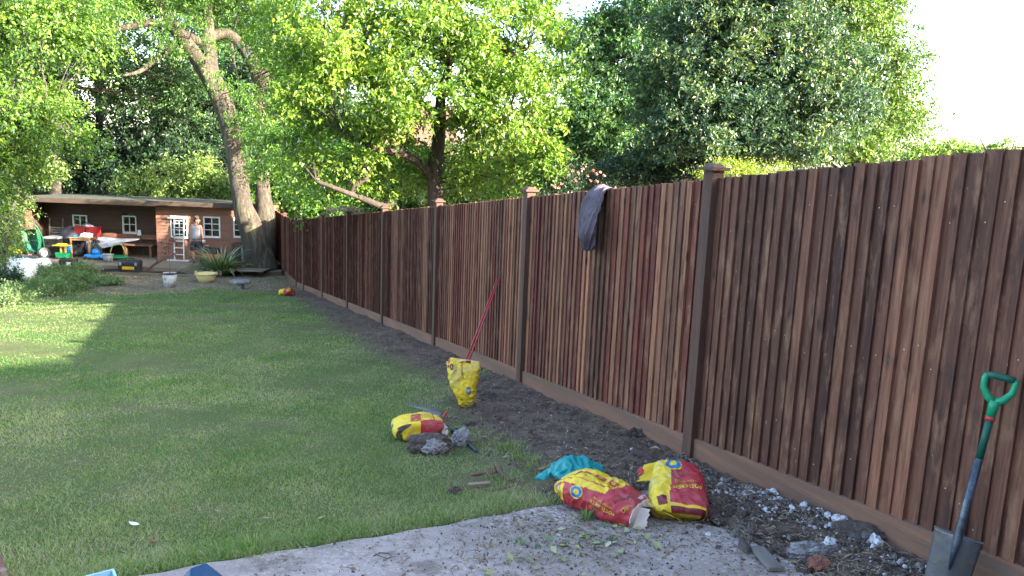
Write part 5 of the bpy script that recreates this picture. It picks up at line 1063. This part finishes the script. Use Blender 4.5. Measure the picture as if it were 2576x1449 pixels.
blob('rubble_slab','flat grey rubble slab wedged under the gravel board','rubble',at(2160,1355)-up*.02,(.15,.08,.05),M['darkstone'],.35,1.7,82,5,R(-35),smooth=False)
blob('brick_chunk','broken red brick chunk half buried at the bottom edge','brick',at(2060,1440)-up*.02,(.06,.05,.04),M['brickred'],.4,1.8,83,4,.3,smooth=False)
W_=[(2085,1386,.04,'white stone perched on the mortar slab'),(2196,1370,.05,'big white jagged stone on the flat rubble slab'),(2168,1352,.035,'white stone left of the jagged one on the flat slab'),(1594,1136,.022,'lone white stone on the open soil'),(1802,1246,.022,'white stone on the cobbles right of the full sack'),(1942,1247,.03,'white stone against the gravel board, farthest up the row'),(1958,1262,.026,'white stone against the gravel board, second up the row'),(2022,1286,.03,'white flint below the middle of the gravel board'),(2060,1300,.022,'small white flint near the gravel board'),(2110,1325,.035,'white stone lump beside the end of the rubble'),(2080,1318,.022,'small white stone left of that lump'),(2087,1343,.018,'white chip lying on bare soil'),(1782,1352,.016,'pale chip on the dirty slab right of the full sack'),(1925,1222,.02,'grey white pebble tucked below the gravel board'),(1990,1300,.018,'white chip amid the cobbles'),(2135,1334,.025,'white flint just under the gravel board near the slab')]
for i,(px,py,r_,lab) in enumerate(W_): blob('white_stone',lab,'stone',at(px,py)-up*r_*.2,(r_*1.1,r_*.8,r_*.8),M['whitestone'],.6,1.7,90+i,3,i,smooth=False,group='white stones along the fence foot')
m=MB(); t=thing('wood_offcut','short pale wood offcut on the grass','wood offcut',at(1206,1226)+up*.02,R(-8)); m.box((-.075,-.018,-.012),(.075,.018,.012)); m.build('block',M['wood'],t,bevel=.002)
t=thing('board_offcut','weathered grey board offcut on the dirty slab beside the rubble','board',at(1925,1418)+up*.03,rot=(-.1,0,R(-22))); m=MB(); m.box((-.035,-.13,-.01),(.04,.13,.01)); m.build('board',M['greywood'],t,bevel=.002)
rp=[at(x,y)+up*h for x,y,h in ((1185,1203,.02),(1210,1201,.025),(1232,1200,.02),(1243,1191,.035),(1252,1190,.035),(1262,1202,.03),(1272,1210,.025),(1283,1218,.02),(1300,1217,.015),(1318,1220,.01))]
t=thing('tree_root','twisted knobbly brown root on the grass above the wood offcut','root',rp[0]); m=MB(); m.tube([p-rp[0] for p in rp],[.012,.014,.014,.017,.02,.017,.019,.016,.013,.007],12,wob=.5); o=m.build('root',M['root'],t,smooth=True)
rp=[at(x,y)+up*.012 for x,y in ((1215,1236),(1240,1240),(1270,1232),(1300,1226),(1335,1216))]
t=thing('thin_root','thin dark root lying below the twisted one','root',rp[0]); m=MB(); m.tube([p-rp[0] for p in rp],[.004,.006,.007,.006,.003],8,wob=.4); m.build('root',M['root'],t,smooth=True)
rp=[at(x,y)+up*.012 for x,y in ((945,1398),(958,1405),(975,1411),(986,1405),(978,1397),(955,1396),(940,1404))]
t=thing('bent_wire','rusty loop of bent wire on the slab','wire',rp[0]); m=MB(); m.tube([p-rp[0] for p in rp],.0035,6); m.build('wire',M['darkstone'],t,smooth=True)
for nm,px,py,mt,lab,L in (('white_feather',338,1328,'canvas','small white feather on the near lawn',.05),('brown_leaf',385,1372,'root','curled orange brown leaf on the near lawn',.045)):
    p=at(px,py)+up*.025; V=[];F=[]
    for i in range(7):
        u=i/6-.5; w_=.012*(1-(2*u)**2)+.001; V+=[(u*L*1.4,-w_,.008*(2*u)**2),(u*L*1.4,w_,.004)]
    for i in range(6): F.append((2*i,2*i+2,2*i+3,2*i+1))
    o=npmesh(nm,V,F,M[mt],smooth=True); o.location=p; o.rotation_euler=(0,.1,R(-35)); s_=o.modifiers.new('s','SOLIDIFY'); s_.thickness=.002; tag(o,lab,nm.split('_')[1])
rp=[at(x,y)+up*.012 for x,y in ((1665,1412),(1690,1390),(1716,1376))]; t=thing('split_stick','split pale stick lying on the slab','stick',rp[0]); m=MB(); m.tube([p-rp[0] for p in rp],[.005,.006,.003],6); m.build('stick',M['wood'],t)
# boxes peeping in at the bottom edge
b=at(222,1585); t=thing('plastic_crate','corner of a translucent light blue plastic box at the bottom edge','box',b,R(12)); m=MB(); m.box((-.105,-.16,0),(.105,.13,.16),taper=-.015); m.f=[f for j,f in enumerate(m.f) if j!=1]; m.m=[0]*5; o=m.build('body',M['lightblue'],t); s_=o.modifiers.new('s','SOLIDIFY'); s_.thickness=.004
m=MB()
for p,q in (((-.13,-.185,.155),(.13,-.174,.17)),((-.13,.145,.155),(.13,.156,.17)),((-.13,-.174,.155),(-.119,.145,.17)),((.119,-.174,.155),(.13,.145,.17))): m.box(p,q)
m.build('rim',M['lightblue'],t,bevel=.002)
b=at(515,1520); t=thing('blue_tarpaulin','peak of a folded dark blue plastic sheet at the bottom edge','tarpaulin',b,R(25)); m=MB(); m.add([(-.17,-.2,0),(.17,-.2,0),(.17,.14,0),(-.17,.14,0),(-.03,.06,.17),(.035,.05,.172)],[(0,1,5,4),(1,2,5),(2,3,4,5),(3,0,4),(0,3,2,1)]); m.build('sheet',M['bluesheet'],t,bevel=.006)
b=at(-6,1450); t=thing('brick_corner','reddish brick corner at the lower left corner of the lawn','brick',b+up*.0,.3); m=MB(); m.box((-.05,-.1,0),(.03,.1,.07)); m.build('brick',M['brickred'],t,bevel=.004)
# ---------------------------------------------------------------- litter, pebbles, twigs
def scatter(name,n,xf,mat,size,kind_,label,cat,lift=.01,asp=2.5,curl=.5,seed=0):
    g=np.random.default_rng(seed); x,y=xf(g,n); n=len(x); z=np.where((y<3.84)&(x<2.76),terr(x,y),ground_h(x,y)-.004)+lift; L=size*g.lognormal(0,.45,n); a=g.uniform(0,2*np.pi,n)
    if kind_=='leaf':
        dx=np.stack([np.cos(a),np.sin(a),g.uniform(-.3,.3,n)],-1)*L[:,None]; dy=np.stack([-np.sin(a),np.cos(a),g.uniform(-.4,.4,n)],-1)*(L/asp)[:,None]; c=np.stack([x,y,z],-1); u=np.array([0,0,1.])*(L*curl*g.uniform(0,1,n))[:,None]
        V=np.stack([c-dx,c-dy+u*.5,c+dx+u*.3,c+dy+u],1).reshape(-1,3); i=np.arange(n)[:,None]*4; F=np.concatenate([i+[[0,1,2]],i+[[0,2,3]]])
    else:
        o=np.array([[1,0,-.5],[.3,.9,-.4],[-.8,.5,-.5],[-.7,-.6,-.4],[.4,-.9,-.5],[.5,.1,.6],[-.1,.5,.55],[-.4,-.3,.7]]); F0=np.array([[0,1,5],[1,6,5],[1,2,6],[2,7,6],[2,3,7],[3,4,7],[4,5,7],[4,0,5],[5,6,7]])
        O=o[None]*g.uniform(.6,1.3,(n,8,1))*L[:,None,None]; ca,sa=np.cos(a)[:,None],np.sin(a)[:,None]; X_=O[...,0]*ca-O[...,1]*sa*.7; Y_=O[...,0]*sa+O[...,1]*ca*.7
        V=np.stack([X_+x[:,None],Y_+y[:,None],O[...,2]*.7+z[:,None]],-1).reshape(-1,3); F=(np.arange(n)[:,None,None]*8+F0[None]).reshape(-1,3)
    return tag(npmesh(name,V,F,M[mat]),label,cat,kind='stuff')
def soilxy(g,n):
    y=1/g.uniform(1/20,1/1.2,n*3); x=g.uniform(1.9,3.45,n*3); s,_=masks(x,y); k=(s>.45)&~((y<3.8)&(x<2.72)); return x[k][:n],y[k][:n]
def slabxy(g,n):
    x=g.uniform(.3,2.75,n*3); y=g.uniform(2.0,3.85,n*3); d=np.exp(-((x-1.95)**2/.35+(y-3.35)**2/.12))+.12+.5*(x>2.2)*np.clip((x-2.2)*1.6,0,1); k=g.uniform(0,1,n*3)<d; return x[k][:n],y[k][:n]
def bandxy(g,n):
    y=g.uniform(1.3,4.3,n); x=3.42-np.abs(g.normal(0,.22,n)); return x,y
scatter('wood_litter',13000,soilxy,'litter',.012,'leaf','chips and shreds of bark and dead leaf on the soil','litter',.012,6,.6,1)
scatter('soil_clods',3600,soilxy,'soil',.012,'rock','larger clods of dug soil along the fence','soil clods',.0,seed=22)
scatter('soil_chips',2500,soilxy,'pebble',.006,'rock','pale chips and grit in the soil','grit',.008,seed=23)
scatter('soil_crumbs',7000,soilxy,'soil',.008,'rock','crumbs of dug soil along the fence','soil crumbs',.004,seed=2)
scatter('pebbles',2400,bandxy,'pebble',.009,'rock','pebbles and flint chips below the near gravel board','pebbles',.008,seed=3)
scatter('white_chips',110,lambda g,n:(3.4-np.abs(g.normal(0,.24,n)),g.uniform(1.9,3.6,n)),'whitestone',.011,'rock','white flint chips strewn along the foot of the near fence','chips',.012,seed=33)
scatter('slab_litter',5200,slabxy,'litter',.008,'leaf','dry chips and crumbs scattered on the dirty slab','litter',.018,3,.5,4)
scatter('slab_crumbs',3000,slabxy,'soil',.0038,'rock','dark grit on the slab','grit',.016,seed=5)
scatter('cut_leaves',90,lambda g,n:(np.clip(g.normal(1.98,.24,n),.9,2.6),g.normal(3.28,.14,n)),'cutleaf',.015,'leaf','cut green leaves strewn in front of the torn sack','leaves',.024,1.7,.7,6)
scatter('path_gravel',4500,lambda g,n:(g.uniform(-2.4,3.4,n),g.uniform(22.5,27.8,n)),'litter',.013,'rock','pale gravel and bare earth between lawn and deck','gravel',.01,seed=7)
scatter('lawn_bits',260,lambda g,n:(lambda x,y:(x[lawn_mask(x,y)],y[lawn_mask(x,y)]) if False else (x,y))(*lawn_xy(n)),'litter',.011,'leaf','fallen leaves and bits on the lawn','leaves',.025,3,.5,8)
def sticksxy(seed,n,xf,name,label,mat='litter',L=.06):
    g=np.random.default_rng(seed); x,y=xf(g,n); m=MB()
    for i in range(len(x)):
        a=g.uniform(0,6.28); l=L*g.uniform(.4,1.6); z=(gz(x[i],y[i]) if y[i]<3.84 and x[i]<2.76 else float(ground_h(x[i:i+1],y[i:i+1])[0])-.012)+.022; d=Vector((math.cos(a),math.sin(a),g.uniform(-.1,.25)))*l; p=Vector((x[i],y[i],z)); m.tube([p,p+d*.5+Vector((0,0,.006)),p+d],[.0022,.002,.001],4,cap=False)
    return tag(m.build(name,M[mat]),label,'twigs',kind='stuff')
sticksxy(11,900,soilxy,'soil_twigs','thin twigs and root ends poking from the soil'); sticksxy(12,70,slabxy,'slab_twigs','thin dry twigs on the slab')
def cob(g,n): return g.uniform(2.6,3.05,n),g.uniform(2.75,3.75,n)
scatter('cobbles',170,cob,'darkstone',.017,'rock','rounded dark cobbles set in the soil right of the full sack','cobbles',.006,seed=13)
tuft('grass_tuft',*at(1475,1312).to_2d(),26,.13,.03,'green weed with upright blades sprouting from the slab in front of the torn sack','lf_bed',cat='weed',spread=.5,wd=.006)
tuft('grass_tuft',*at(1302,1372).to_2d(),40,.06,.04,'small grass tuft in the slab litter',cat='weed',spread=.8,wd=.003)
for i,(px,py,lab) in enumerate(((640,1392,'broad bladed grass tuft near the slab edge at the left'),(1320,1160,'long grass tuft where the lawn meets the soil'),(1360,1185,'long grass tuft behind the teal bag'),(1265,1215,'straw coloured grass tuft by the twisted root'),(1290,1130,'grass tuft on the soil margin'),(1205,945,'dry grass tuft at the gravel board behind the upright sack'))):
    p=at(px,py); tuft('grass_tuft',p.x,p.y,150,.1,.13,lab,cat='weed',spread=.9,wd=.0025)
